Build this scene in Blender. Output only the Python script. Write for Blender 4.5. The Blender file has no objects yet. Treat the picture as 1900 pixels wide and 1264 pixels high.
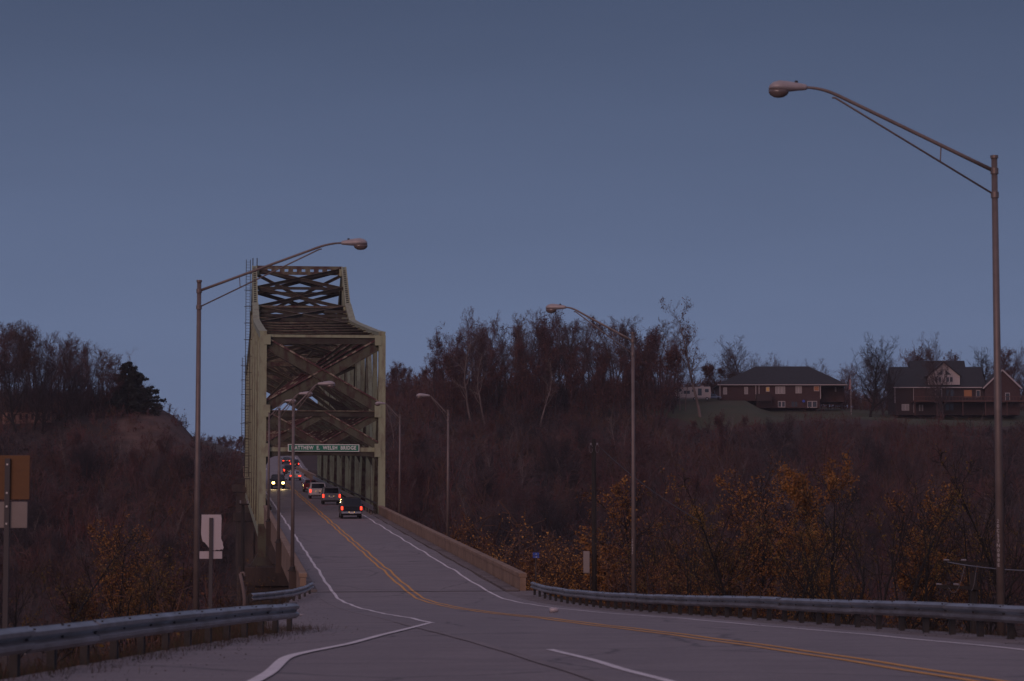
import bpy, math, random
import numpy as np
from mathutils import Vector, Matrix

sc = bpy.context.scene
R = math.radians
F = 4900.0                                   # focal length in photo pixels
PITCH = math.atan(399.0 / F)
# ------------------------------------------------------------------ camera
cam = bpy.data.cameras.new('camera')
cam.lens = 36.0 * F / 1900.0
cam.sensor_width = 36.0
cam.clip_start = 0.5
cam.clip_end = 9000.0
cam.dof.use_dof = True
cam.dof.focus_distance = 240.0
cam.dof.aperture_fstop = 3.5
camo = bpy.data.objects.new('camera', cam)
camo.rotation_euler = (math.pi / 2 + PITCH, 0, 0)
sc.collection.objects.link(camo)
sc.camera = camo
# ------------------------------------------------------------------ dusk sky and afterglow
SUN_EL, SUN_AZ = 18.0, 202.0                 # afterglow behind the camera, a little to the left
w = bpy.data.worlds.new('World')
sc.world = w
w.use_nodes = True
nt = w.node_tree
bg = nt.nodes['Background']
sky = nt.nodes.new('ShaderNodeTexSky')
sky.sky_type = 'NISHITA'
sky.sun_disc = False
sky.sun_elevation = R(SUN_EL)
sky.sun_rotation = R(SUN_AZ)
sky.ozone_density = 4.0
sky.dust_density = 2.0
tc = nt.nodes.new('ShaderNodeTexCoord')
sep = nt.nodes.new('ShaderNodeSeparateXYZ')
ramp = nt.nodes.new('ShaderNodeValToRGB')     # cloud deck, pale horizon; unseen zenith brightened and purpled to light the road
el = ramp.color_ramp.elements
el[0].position = 0.0; el[0].color = (0.136, 0.177, 0.296, 1)
el[1].position = 1.0; el[1].color = (0.275, 0.232, 0.315, 1)
e = el.new(0.085); e.color = (0.122, 0.163, 0.278, 1)
e = el.new(0.21); e.color = (0.062, 0.085, 0.152, 1)
e = el.new(0.5); e.color = (0.165, 0.155, 0.235, 1)
nt.links.new(tc.outputs['Generated'], sep.inputs[0])
nt.links.new(sep.outputs['Z'], ramp.inputs[0])
scl = nt.nodes.new('ShaderNodeMix'); scl.data_type = 'RGBA'; scl.blend_type = 'MIX'
scl.inputs[0].default_value = 0.985
nt.links.new(sky.outputs[0], scl.inputs[6])
mulr = nt.nodes.new('ShaderNodeVectorMath'); mulr.operation = 'SCALE'; mulr.inputs[3].default_value = 10.0
nt.links.new(ramp.outputs[0], mulr.inputs[0])
smp = nt.nodes.new('ShaderNodeMapping'); smp.inputs['Scale'].default_value = (2.2, 2.2, 11.0)   # faint cloud bands
snz = nt.nodes.new('ShaderNodeTexNoise'); snz.inputs['Scale'].default_value = 1.6; snz.inputs['Detail'].default_value = 5; snz.inputs['Roughness'].default_value = 0.55
nt.links.new(tc.outputs['Generated'], smp.inputs[0]); nt.links.new(smp.outputs[0], snz.inputs['Vector'])
srg = nt.nodes.new('ShaderNodeMapRange'); srg.inputs[1].default_value = 0.3; srg.inputs[2].default_value = 0.7; srg.inputs[3].default_value = 0.955; srg.inputs[4].default_value = 1.045
nt.links.new(snz.outputs[0], srg.inputs[0])
smu = nt.nodes.new('ShaderNodeVectorMath'); smu.operation = 'SCALE'
nt.links.new(mulr.outputs[0], smu.inputs[0]); nt.links.new(srg.outputs[0], smu.inputs[3]); nt.links.new(smu.outputs[0], scl.inputs[7])
nt.links.new(scl.outputs[2], bg.inputs[0])
bg.inputs[1].default_value = 0.1
sl = bpy.data.lights.new('sun', 'SUN')
sl.energy = 0.8
sl.angle = R(35)
sl.color = (1.0, 0.63, 0.56)
so = bpy.data.objects.new('sun', sl)
a = R(SUN_AZ)
sdir = Vector((math.sin(a) * math.cos(R(SUN_EL)), math.cos(a) * math.cos(R(SUN_EL)), math.sin(R(SUN_EL))))
so.rotation_euler = sdir.to_track_quat('Z', 'Y').to_euler()
sc.collection.objects.link(so)
sc.view_settings.view_transform = 'Standard'
sc.view_settings.look = 'None'
sc.view_settings.exposure = 0.0
sc.view_settings.gamma = 1.0
sc.view_settings.use_curve_mapping = False

# ------------------------------------------------------------------ helpers
COL = sc.collection
rng = np.random.default_rng(7)
random.seed(7)

def at(px, py, d):
    """world point seen at photo pixel (px,py) lying d metres down the road"""
    fx, fz = (px - 950.0) / F, (632.0 - py) / F
    c, s = math.cos(PITCH), math.sin(PITCH)
    v = Vector((fx, c - s * fz, s + c * fz))
    return v * (d / v.y)

def tag(o, label=None, cat=None, group=None, kind=None):
    if label: o['label'] = label
    if cat: o['category'] = cat
    if group: o['group'] = group
    if kind: o['kind'] = kind
    return o

def empty(name, loc=(0, 0, 0), rz=0.0, label=None, cat=None, group=None):
    o = bpy.data.objects.new(name, None)
    o.empty_display_size = 0.3
    o.location = loc
    o.rotation_euler = (0, 0, rz)
    COL.objects.link(o)
    return tag(o, label, cat, group)

def link(name, me, parent=None):
    o = bpy.data.objects.new(name, me)
    COL.objects.link(o)
    if parent is not None: o.parent = parent
    return o

def mesh_np(name, V, Q, mats, parent=None, mi=None, smooth=False, T=None):
    """big mesh from numpy: V (n,3), Q (m,4) quads and/or T triangles"""
    me = bpy.data.meshes.new(name)
    V = np.asarray(V, dtype=np.float32)
    parts, tot, st = [], [], []
    n = 0
    if Q is not None and len(Q):
        Q = np.asarray(Q, dtype=np.int32); parts.append(Q.ravel())
        st.append(n + 4 * np.arange(len(Q))); tot.append(np.full(len(Q), 4)); n += 4 * len(Q)
    if T is not None and len(T):
        T = np.asarray(T, dtype=np.int32); parts.append(T.ravel())
        st.append(n + 3 * np.arange(len(T))); tot.append(np.full(len(T), 3)); n += 3 * len(T)
    idx = np.concatenate(parts)
    me.vertices.add(len(V)); me.vertices.foreach_set('co', V.ravel())
    me.loops.add(n); me.loops.foreach_set('vertex_index', idx.astype(np.int32))
    stt = np.concatenate(st).astype(np.int32)
    me.polygons.add(len(stt)); me.polygons.foreach_set('loop_start', stt)
    me.polygons.foreach_set('loop_total', np.concatenate(tot).astype(np.int32))
    if not isinstance(mats, (list, tuple)): mats = [mats]
    for m in mats: me.materials.append(m)
    if mi is not None: me.polygons.foreach_set('material_index', np.asarray(mi, dtype=np.int32))
    me.polygons.foreach_set('use_smooth', np.full(len(stt), smooth, dtype=bool))
    me.update(); me.validate()
    return link(name, me, parent)

class MB:
    """collects solids; build() links them as one mesh object relative to its parent's origin"""
    def __init__(self): self.v = []; self.f = []; self.m = []
    def add(self, vs, fs, m=0):
        b = len(self.v)
        self.v += [tuple(p) for p in vs]
        self.f += [tuple(b + i for i in f) for f in fs]
        self.m += [m] * len(fs)
        return self
    def box(self, c, s, m=0, rz=0.0):
        hx, hy, hz = s[0] / 2, s[1] / 2, s[2] / 2
        co, si = math.cos(rz), math.sin(rz)
        vs = []
        for z in (-hz, hz):
            for x, y in ((-hx, -hy), (hx, -hy), (hx, hy), (-hx, hy)):
                vs.append((c[0] + x * co - y * si, c[1] + x * si + y * co, c[2] + z))
        return self.add(vs, [(3, 2, 1, 0), (4, 5, 6, 7), (0, 1, 5, 4), (1, 2, 6, 5), (2, 3, 7, 6), (3, 0, 4, 7)], m)
    def hexa(self, lo, hi, m=0):
        """lo, hi: four points each, counter-clockwise"""
        return self.add(list(lo) + list(hi), [(3, 2, 1, 0), (4, 5, 6, 7), (0, 1, 5, 4), (1, 2, 6, 5), (2, 3, 7, 6), (3, 0, 4, 7)], m)
    def bar(self, p, q, wd, ht, m=0, up=(0, 0, 1)):
        p, q = Vector(p), Vector(q)
        d = (q - p).normalized(); up = Vector(up)
        s = d.cross(up)
        if s.length < 1e-4: s = d.cross(Vector((0, 1, 0)))
        s.normalize(); t = s.cross(d).normalized()
        s = s * wd / 2; t = t * ht / 2
        lo = [p - s - t, p + s - t, p + s + t, p - s + t]
        hi = [q - s - t, q + s - t, q + s + t, q - s + t]
        return self.hexa(lo, hi, m)
    def tube(self, pts, rs, n=8, m=0, cap=True):
        pts = [Vector(p) for p in pts]
        if not isinstance(rs, (list, tuple)): rs = [rs] * len(pts)
        vs, fs = [], []
        prev = None
        for i, p in enumerate(pts):
            d = (pts[min(i + 1, len(pts) - 1)] - pts[max(i - 1, 0)]).normalized()
            ref = Vector((0, 0, 1)) if abs(d.z) < 0.9 else Vector((1, 0, 0))
            s = d.cross(ref).normalized() if prev is None else (prev - d * prev.dot(d)).normalized()
            prev = s; t = d.cross(s)
            for k in range(n):
                an = 2 * math.pi * k / n
                vs.append(p + (s * math.cos(an) + t * math.sin(an)) * rs[i])
        for i in range(len(pts) - 1):
            for k in range(n):
                k2 = (k + 1) % n
                fs.append((i * n + k, i * n + k2, (i + 1) * n + k2, (i + 1) * n + k))
        if cap:
            fs.append(tuple(range(n))[::-1]); fs.append(tuple((len(pts) - 1) * n + k for k in range(n)))
        return self.add(vs, fs, m)
    def prism(self, poly, d, m=0):
        """planar polygon (3-D points) extruded by vector d"""
        n = len(poly); d = Vector(d)
        vs = [Vector(p) for p in poly] + [Vector(p) + d for p in poly]
        fs = [tuple(range(n))[::-1], tuple(range(n, 2 * n))] + [(i, (i + 1) % n, n + (i + 1) % n, n + i) for i in range(n)]
        return self.add(vs, fs, m)
    def loft(self, secs, m=0, cap=True):
        n = len(secs[0]); vs = [p for s in secs for p in s]; fs = []
        for i in range(len(secs) - 1):
            for k in range(n):
                k2 = (k + 1) % n
                fs.append((i * n + k, i * n + k2, (i + 1) * n + k2, (i + 1) * n + k))
        if cap:
            fs.append(tuple(range(n))[::-1]); fs.append(tuple((len(secs) - 1) * n + k for k in range(n)))
        return self.add(vs, fs, m)
    def build(self, name, mats, parent=None, smooth=False, rel=True, bevel=0.0):
        me = bpy.data.meshes.new(name)
        off = Vector((0, 0, 0))
        if parent is not None and rel:
            q = parent
            while q is not None: off += q.location; q = q.parent
        me.from_pydata([tuple(Vector(p) - off) for p in self.v], [], self.f)
        if not isinstance(mats, (list, tuple)): mats = [mats]
        for mm in mats: me.materials.append(mm)
        me.polygons.foreach_set('material_index', self.m)
        if smooth: me.polygons.foreach_set('use_smooth', [True] * len(self.f))
        me.update()
        o = link(name, me, parent)
        if bevel:
            b = o.modifiers.new('bevel', 'BEVEL'); b.width = bevel; b.segments = 2; b.limit_method = 'ANGLE'
        return o

# ------------------------------------------------------------------ materials
def mat(name, col, rough=0.7, metal=0.0, var=None, scale=3.0, amt=0.5, bump=0.0, bscale=20.0, stretch=(1, 1, 1), detail=5, spec=0.5, lo=0.35, hi=0.65):
    m = bpy.data.materials.new(name); m.use_nodes = True
    t = m.node_tree; b = t.nodes['Principled BSDF']
    b.inputs['Base Color'].default_value = (*col, 1); b.inputs['Roughness'].default_value = rough
    b.inputs['Metallic'].default_value = metal; b.inputs['Specular IOR Level'].default_value = spec
    if var or bump:
        g = t.nodes.new('ShaderNodeNewGeometry'); mp = t.nodes.new('ShaderNodeMapping')
        mp.inputs['Scale'].default_value = stretch; t.links.new(g.outputs['Position'], mp.inputs[0])
    if var:
        n = t.nodes.new('ShaderNodeTexNoise'); n.inputs['Scale'].default_value = scale; n.inputs['Detail'].default_value = detail
        n.inputs['Roughness'].default_value = 0.65
        t.links.new(mp.outputs[0], n.inputs['Vector'])
        r = t.nodes.new('ShaderNodeMapRange'); r.inputs[1].default_value = lo; r.inputs[2].default_value = hi; r.inputs[4].default_value = amt
        t.links.new(n.outputs[0], r.inputs[0])
        mx = t.nodes.new('ShaderNodeMix'); mx.data_type = 'RGBA'
        mx.inputs[6].default_value = (*col, 1); mx.inputs[7].default_value = (*var, 1)
        t.links.new(r.outputs[0], mx.inputs[0]); t.links.new(mx.outputs[2], b.inputs['Base Color'])
    if bump:
        n2 = t.nodes.new('ShaderNodeTexNoise'); n2.inputs['Scale'].default_value = bscale; n2.inputs['Detail'].default_value = 4
        t.links.new(mp.outputs[0], n2.inputs['Vector'])
        bp = t.nodes.new('ShaderNodeBump'); bp.inputs['Strength'].default_value = bump; bp.inputs['Distance'].default_value = 0.05
        t.links.new(n2.outputs[0], bp.inputs['Height']); t.links.new(bp.outputs[0], b.inputs['Normal'])
    return m

def emis(name, col, st):
    m = mat(name, tuple(0.25 * c for c in col), 0.4)
    b = m.node_tree.nodes['Principled BSDF']
    b.inputs['Emission Color'].default_value = (*col, 1); b.inputs['Emission Strength'].default_value = st
    return m

M = {}
def road_mat(name, c0, c1, rough, spec):
    m = mat(name, c0, rough, spec=spec, bump=0.5, bscale=55)
    t = m.node_tree; b = t.nodes['Principled BSDF']; g = t.nodes['Geometry']
    prev = None
    for sc_, st, lo, hi, amt, col in ((0.5, (1, 0.06, 1), 0.35, 0.65, 0.35, c1), (1.1, (0.45, 1, 1), 0.40, 0.68, 0.75, c1), (14, (1, 0.35, 1), 0.35, 0.7, 0.45, tuple(0.6 * q for q in c1)), (0.16, (1, 0.5, 1), 0.5, 0.72, 0.2, tuple(1.15 * q for q in c0))):
        mp = t.nodes.new('ShaderNodeMapping'); mp.inputs['Scale'].default_value = st; t.links.new(g.outputs['Position'], mp.inputs[0])
        n = t.nodes.new('ShaderNodeTexNoise'); n.inputs['Scale'].default_value = sc_; n.inputs['Detail'].default_value = 8; n.inputs['Roughness'].default_value = 0.7
        t.links.new(mp.outputs[0], n.inputs['Vector'])
        r = t.nodes.new('ShaderNodeMapRange'); r.inputs[1].default_value = lo; r.inputs[2].default_value = hi; r.inputs[4].default_value = amt; t.links.new(n.outputs[0], r.inputs[0])
        mx = t.nodes.new('ShaderNodeMix'); mx.data_type = 'RGBA'; mx.inputs[6].default_value = (*c0, 1); mx.inputs[7].default_value = (*col, 1)
        t.links.new(r.outputs[0], mx.inputs[0])
        if prev: t.links.new(prev.outputs[2], mx.inputs[6])
        prev = mx
    # hairline cracks
    v = t.nodes.new('ShaderNodeTexVoronoi'); v.feature = 'DISTANCE_TO_EDGE'; v.inputs['Scale'].default_value = 0.16
    nw = t.nodes.new('ShaderNodeTexNoise'); nw.inputs['Scale'].default_value = 0.8; nw.inputs['Detail'].default_value = 6
    ad = t.nodes.new('ShaderNodeMix'); ad.data_type = 'RGBA'; ad.inputs[0].default_value = 0.75; ad.blend_type = 'ADD'
    t.links.new(g.outputs['Position'], nw.inputs['Vector']); t.links.new(g.outputs['Position'], ad.inputs[6]); t.links.new(nw.outputs[1], ad.inputs[7]); t.links.new(ad.outputs[2], v.inputs['Vector'])
    r = t.nodes.new('ShaderNodeMapRange'); r.inputs[1].default_value = 0.004; r.inputs[2].default_value = 0.012; r.inputs[3].default_value = 0.6; r.inputs[4].default_value = 0.0
    t.links.new(v.outputs['Distance'], r.inputs[0])
    mx = t.nodes.new('ShaderNodeMix'); mx.data_type = 'RGBA'; mx.inputs[7].default_value = (*[0.35 * q for q in c1], 1)
    t.links.new(r.outputs[0], mx.inputs[0]); t.links.new(prev.outputs[2], mx.inputs[6]); t.links.new(mx.outputs[2], b.inputs['Base Color'])
    return m
M['asphalt'] = road_mat('asphalt', (0.30, 0.255, 0.25), (0.185, 0.158, 0.162), 0.6, 0.4)
M['ramp'] = road_mat('ramp_asphalt', (0.300, 0.252, 0.247), (0.190, 0.160, 0.162), 0.6, 0.4)
M['patch'] = mat('tar_seam', (0.20, 0.168, 0.165), 0.7, spec=0.3, var=(0.26, 0.22, 0.215), scale=0.8, amt=1.0)
M['shoulder'] = mat('shoulder', (0.22, 0.185, 0.18), 0.8, var=(0.12, 0.095, 0.09), scale=0.9, amt=1.0, bump=0.4, bscale=30)
M['white'] = mat('road_paint_white', (0.78, 0.72, 0.72), 0.6, var=(0.42, 0.38, 0.38), scale=2.2, amt=0.8, lo=0.45, hi=0.8)
M['yellow'] = mat('road_paint_yellow', (0.78, 0.36, 0.05), 0.6, var=(0.46, 0.21, 0.05), scale=2.0, amt=0.8, lo=0.45, hi=0.8)
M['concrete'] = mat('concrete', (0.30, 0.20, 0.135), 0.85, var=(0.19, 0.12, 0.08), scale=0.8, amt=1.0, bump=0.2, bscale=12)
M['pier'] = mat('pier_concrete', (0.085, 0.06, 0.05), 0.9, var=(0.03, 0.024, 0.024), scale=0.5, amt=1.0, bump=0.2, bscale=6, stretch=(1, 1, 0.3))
M['steel'] = mat('painted_steel', (0.315, 0.338, 0.215), 0.65, var=(0.149, 0.098, 0.069), scale=1.4, amt=0.9, lo=0.48, hi=0.72, stretch=(1, 1, 0.35), detail=8, bump=0.1, bscale=9)
M['steel_rust'] = mat('rusted_steel', (0.17, 0.155, 0.10), 0.75, var=(0.075, 0.034, 0.032), scale=1.3, amt=1.0, lo=0.38, hi=0.62, bump=0.2, bscale=10)
M['steel_dark'] = mat('dark_steel', (0.062, 0.060, 0.042), 0.8, var=(0.034, 0.022, 0.02), scale=1.0, amt=1.0)  # plain dark steel; on recessed strut and brace webs it paints in shade
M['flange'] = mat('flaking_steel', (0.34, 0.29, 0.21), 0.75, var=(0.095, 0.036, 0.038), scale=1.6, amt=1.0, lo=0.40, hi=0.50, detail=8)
M['web'] = mat('shaded_stained_web', (0.092, 0.092, 0.062), 0.8, var=(0.060, 0.034, 0.028), scale=1.6, amt=1.0, lo=0.45, hi=0.6, detail=8, stretch=(1, 1, 0.4))  # rust-stained; recess shade between the flanges is put into its dark base
M['galv'] = mat('galvanised', (0.42, 0.42, 0.44), 0.36, 0.8, var=(0.20, 0.18, 0.17), scale=1.1, amt=0.8, bump=0.05)
M['post'] = mat('guard_post', (0.045, 0.038, 0.036), 0.8, var=(0.022, 0.019, 0.018), scale=4, amt=1.0)
M['lamp'] = mat('lamp_pole_metal', (0.21, 0.165, 0.15), 0.5, 0.3, var=(0.15, 0.115, 0.105), scale=2, amt=0.8)
M['head'] = mat('lamp_head_paint', (0.42, 0.365, 0.365), 0.45, 0.1, var=(0.32, 0.275, 0.275), scale=5, amt=0.7)
M['lens'] = mat('lamp_lens', (0.16, 0.12, 0.11), 0.12, spec=0.8)
M['decal'] = mat('decal', (0.55, 0.5, 0.48), 0.6)
M['wood'] = mat('pole_wood', (0.03, 0.023, 0.02), 0.9, var=(0.016, 0.013, 0.012), scale=4, amt=1.0, stretch=(3, 3, 0.3))
M['box'] = mat('box_metal', (0.26, 0.22, 0.21), 0.5, 0.2)
M['wire'] = mat('wire', (0.03, 0.028, 0.03), 0.6)
M['insul'] = mat('insulator', (0.22, 0.2, 0.21), 0.4)
M['alum'] = mat('sign_back', (0.44, 0.40, 0.42), 0.5, 0.25, var=(0.42, 0.36, 0.37), scale=3, amt=0.8)
M['alum_dk'] = mat('plate_back', (0.20, 0.165, 0.155), 0.5, 0.2, var=(0.17, 0.14, 0.13), scale=3, amt=0.8)
M['orange'] = mat('orange_plywood', (0.155, 0.068, 0.022), 0.7, var=(0.12, 0.052, 0.018), scale=2, amt=0.8, stretch=(1, 1, 5))
M['signpost'] = mat('sign_post', (0.06, 0.052, 0.055), 0.6, 0.3)
M['green'] = mat('sign_green', (0.006, 0.17, 0.10), 0.5)
M['letter'] = mat('sign_letter', (0.78, 0.78, 0.74), 0.5)
M['blue'] = mat('sign_blue', (0.015, 0.06, 0.36), 0.45)
M['water'] = mat('river_water', (0.02, 0.025, 0.03), 0.12, bump=0.15, bscale=0.6)
BARK = [mat('bark_grey', (0.055, 0.040, 0.042), 0.95, var=(0.03, 0.022, 0.026), scale=2, amt=1.0, stretch=(1, 1, 0.3)),
        mat('bark_brown', (0.050, 0.030, 0.030), 0.95, var=(0.028, 0.018, 0.020), scale=2, amt=1.0, stretch=(1, 1, 0.3)),
        mat('bark_pale', (0.21, 0.16, 0.145), 0.9, var=(0.10, 0.075, 0.07), scale=0.8, amt=1.0, stretch=(1, 1, 0.4)),
        mat('bark_black', (0.022, 0.017, 0.016), 0.95, var=(0.012, 0.01, 0.01), scale=2, amt=1.0, stretch=(1, 1, 0.3))]
def leafmat(name, c, v, sc_=0.6):
    m = mat(name, c, 0.8, var=v, scale=sc_, amt=1.0, detail=2)
    return m
LEAF = {'red': leafmat('leaf_red', (0.072, 0.024, 0.029), (0.041, 0.017, 0.022)),
        'rust': leafmat('leaf_rust', (0.138, 0.053, 0.029), (0.070, 0.030, 0.022)),
        'orange': leafmat('leaf_orange', (0.34, 0.140, 0.03), (0.19, 0.075, 0.02)),
        'olive': leafmat('leaf_olive', (0.21, 0.125, 0.022), (0.10, 0.06, 0.016)),
        'ochre': leafmat('leaf_ochre', (0.38, 0.185, 0.046), (0.22, 0.10, 0.03)),
        'gold': leafmat('leaf_gold', (0.56, 0.28, 0.066), (0.36, 0.165, 0.042)),
        'pine': leafmat('needles', (0.012, 0.020, 0.016), (0.007, 0.012, 0.010))}
TWIG = [mat('twig_plum', (0.128, 0.058, 0.056), 0.95, var=(0.070, 0.036, 0.038), scale=0.05, amt=1.0),
        mat('twig_brown', (0.138, 0.070, 0.046), 0.95, var=(0.074, 0.040, 0.030), scale=0.05, amt=1.0),
        mat('twig_red', (0.138, 0.048, 0.044), 0.95, var=(0.074, 0.032, 0.031), scale=0.05, amt=1.0),
        mat('twig_grey', (0.116, 0.078, 0.078), 0.95, var=(0.066, 0.044, 0.048), scale=0.05, amt=1.0),
        mat('twig_dark', (0.040, 0.026, 0.031), 0.95, var=(0.024, 0.017, 0.021), scale=0.05, amt=1.0),
        mat('twig_umber', (0.040, 0.026, 0.023), 0.95, var=(0.022, 0.015, 0.014), scale=0.3, amt=1.0)]

# ------------------------------------------------------------------ road alignment and terrain
def cx(d):
    d = np.asarray(d, dtype=float)
    t = np.clip((d - 425) / 100, 0, 1)
    return -0.1088 * d + 8.67 + 3.2 * t * t * (3 - 2 * t) + 0.0012 * np.clip(d - 600, 0, 100) ** 2 + 0.24 * np.maximum(d - 700, 0)
_rd = np.array([-80, 0, 31, 42, 50, 61, 72, 86, 99, 109, 116, 121, 126, 132, 140, 527, 560, 600, 640, 700, 900, 3000])
_rz = np.array([-1.5, -1.45, -1.42, -1.45, -1.5, -1.6, -1.69, -1.85, -1.94, -1.95, -1.89, -1.76, -1.53, -1.24, -0.866, 17.4, 20.0, 23.0, 25.0, 27.6, 34, 38])
def rz(d):
    d = np.asarray(d, dtype=float)
    wob = 0.022 * np.sin(d * 0.55) + 0.018 * np.sin(d * 0.31 + 1.0)
    return np.interp(d, _rd, _rz) + wob * np.clip((d - 125) / 15, 0, 1) * (d < 520)
def sst(x, a_, b_):
    t = np.clip((np.asarray(x, dtype=float) - a_) / (b_ - a_), 0, 1)
    return t * t * (3 - 2 * t)
def left_edge(d): return np.interp(d, [-60, 30.6, 54, 58, 80, 100, 123, 140], [-8.5, -6.15, -5.0, -5.6, -8.0, -9.4, -10.1, -12.0])
def wig(X, Y, k):
    return np.sin(X * k + 1.3) * np.cos(Y * k * 0.83 + 0.4) + 0.5 * np.sin(X * k * 2.3 - Y * k * 1.7)
def terrain(X, Y):
    X = np.asarray(X, dtype=float); Y = np.asarray(Y, dtype=float)
    c = cx(Y); v = X - c; r = np.interp(Y, _rd, _rz)
    fl = np.interp(Y, [-300, 100, 150, 215, 235, 425, 445, 465], [-6.0, -6.0, -8, -14, -18, -18, -13, -10]) + 0.35 * wig(X, Y, 0.11) * (Y < 215)
    emb = np.where(Y > 126, -1.55 - 0.55 * (Y - 126), r)
    dist = np.maximum(np.maximum(v - 6.0, left_edge(Y) - X), 0)
    zn = emb - 0.14 - 0.05 * np.minimum(dist, 0.45) - 0.5 * np.maximum(dist - 0.45, 0) + 0.05 * wig(X, Y, 0.8) * (dist > 0.6)
    near = np.maximum(fl, zn)
    zr = np.interp(Y, [440, 462, 480, 520, 560, 585, 600, 606, 613, 640, 700, 800, 3000], [-15, -10, -4, 11, 25, 31.4, 34.2, 35.3, 36.0, 38.3, 42.5, 46, 50])
    zr = zr - (2.6 * sst(X, 55.5, 58) + 0.6 * sst(X, 78, 88)) * sst(Y, 570, 600)
    zl = np.interp(Y, [430, 450, 470, 500, 530, 545, 570, 620, 900, 3000], [-15, -8, -2, 14, 26.5, 29.4, 31.8, 34.0, 36, 42])
    zl = zl - 8.5 * sst(X, -96, -76) * sst(Y, 552, 600)
    side = sst(v, -4, 4)
    nat = zl * (1 - side) + zr * side
    nat = nat + 0.9 * wig(X, Y, 0.045) * sst(Y, 450, 500) * (1 - sst(Y, 570, 595))
    wd = np.where(v > 0, 12.0, 14.0)
    t = np.clip((np.abs(v) - np.where(v > 0, 8.0, 12.0)) / wd, 0, 1); t = t * t * (3 - 2 * t)
    cut = (r - 0.2) + (nat - (r - 0.2)) * t
    k = sst(Y, 497, 512)
    far = nat * (1 - k) + cut * k
    far = np.where((Y > 497) & (np.abs(v) < 7.5), np.minimum(far, r - 0.2), far)
    return np.where(Y < 300, near, np.where(Y < 425, -18.0, np.maximum(far, -18.0)))

def axis(segs):
    out = []
    for a_, b_, st in segs: out += list(np.arange(a_, b_, st))
    return np.array(out + [segs[-1][1]])
gx = axis([(-3000, -300, 180), (-300, -140, 8), (-140, -20, 3.0), (-20, 24, 0.8), (24, 150, 3.0), (150, 300, 8), (300, 3000, 180)])
gy = axis([(-120, 10, 8), (10, 150, 1.25), (150, 440, 7), (440, 660, 2.6), (660, 1000, 17), (1000, 6000, 250)])
GX, GY = np.meshgrid(gx, gy)
GZ = terrain(GX, GY)
nx, ny = len(gx), len(gy)
V = np.stack([GX, GY, GZ], -1).reshape(-1, 3)
ii = (np.arange(ny - 1)[:, None] * nx + np.arange(nx - 1)[None, :]).ravel()
Q = np.stack([ii, ii + 1, ii + nx + 1, ii + nx], -1)
vv = V[:, 0] - cx(V[:, 1])
wl = sst(V[:, 1], 568 + 3 * np.sin(V[:, 0] * 0.12), 576 + 3 * np.sin(V[:, 0] * 0.12)) * (1 - sst(V[:, 1], 650, 670)) * sst(V[:, 0], 30 + 5 * np.sin(V[:, 1] * 0.2), 40 + 5 * np.sin(V[:, 1] * 0.2))
wb_ = sst(V[:, 1], 508, 522) * (1 - sst(V[:, 1], 540, 556)) * sst(-vv, 13, 19) * (1 - sst(-vv, 26, 40))
wf = sst(V[:, 1], 630, 680)
def ground_mat():
    m = mat('ground_cover', (0.05, 0.03, 0.026), 0.95, bump=0.6, bscale=3)
    t = m.node_tree; b = t.nodes['Principled BSDF']; g = t.nodes['Geometry']; prev = None
    def noise(sc_, det=6):
        n = t.nodes.new('ShaderNodeTexNoise'); n.inputs['Scale'].default_value = sc_; n.inputs['Detail'].default_value = det; n.inputs['Roughness'].default_value = 0.7
        t.links.new(g.outputs['Position'], n.inputs['Vector']); return n
    def mix(ca, cb, fac):
        mx = t.nodes.new('ShaderNodeMix'); mx.data_type = 'RGBA'
        for k_, c in ((6, ca), (7, cb)):
            if isinstance(c, tuple): mx.inputs[k_].default_value = (*c, 1)
            else: t.links.new(c, mx.inputs[k_])
        t.links.new(fac, mx.inputs[0]); return mx.outputs[2]
    def ramped(src, lo, hi):
        r = t.nodes.new('ShaderNodeMapRange'); r.inputs[1].default_value = lo; r.inputs[2].default_value = hi; t.links.new(src, r.inputs[0]); return r.outputs[0]
    n1 = ramped(noise(0.25).outputs[0], 0.35, 0.65)
    col = mix((0.056, 0.033, 0.028), (0.028, 0.018, 0.017), n1)
    for nm, c0, c1, sc_ in (('lawn', (0.038, 0.052, 0.022), (0.062, 0.052, 0.028), 0.13), ('bank', (0.125, 0.072, 0.056), (0.055, 0.032, 0.028), 0.3), ('field', (0.075, 0.055, 0.038), (0.05, 0.038, 0.03), 0.05)):
        a_ = t.nodes.new('ShaderNodeAttribute'); a_.attribute_name = nm
        ad = t.nodes.new('ShaderNodeMath'); ad.operation = 'ADD'; t.links.new(a_.outputs['Fac'], ad.inputs[0]); t.links.new(noise(0.22).outputs[0], ad.inputs[1])
        f = ramped(ad.outputs[0], 0.85, 1.10)
        if nm == 'field': f = a_.outputs['Fac']
        col = mix(col, mix(c0, c1, ramped(noise(sc_).outputs[0], 0.35, 0.65)), f)
    t.links.new(col, b.inputs['Base Color']); return m
ground = mesh_np('ground', V, Q, ground_mat(), smooth=True)
for nm, wv_ in (('lawn', wl), ('bank', wb_), ('field', wf)):
    at_ = ground.data.attributes.new(nm, 'FLOAT', 'POINT'); at_.data.foreach_set('value', wv_.astype(np.float32))
tag(ground, kind='structure')
river = MB(); river.box((0, 340, -17.4), (5000, 200, 0.1)); tag(river.build('river', M['water']), kind='structure')

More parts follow.
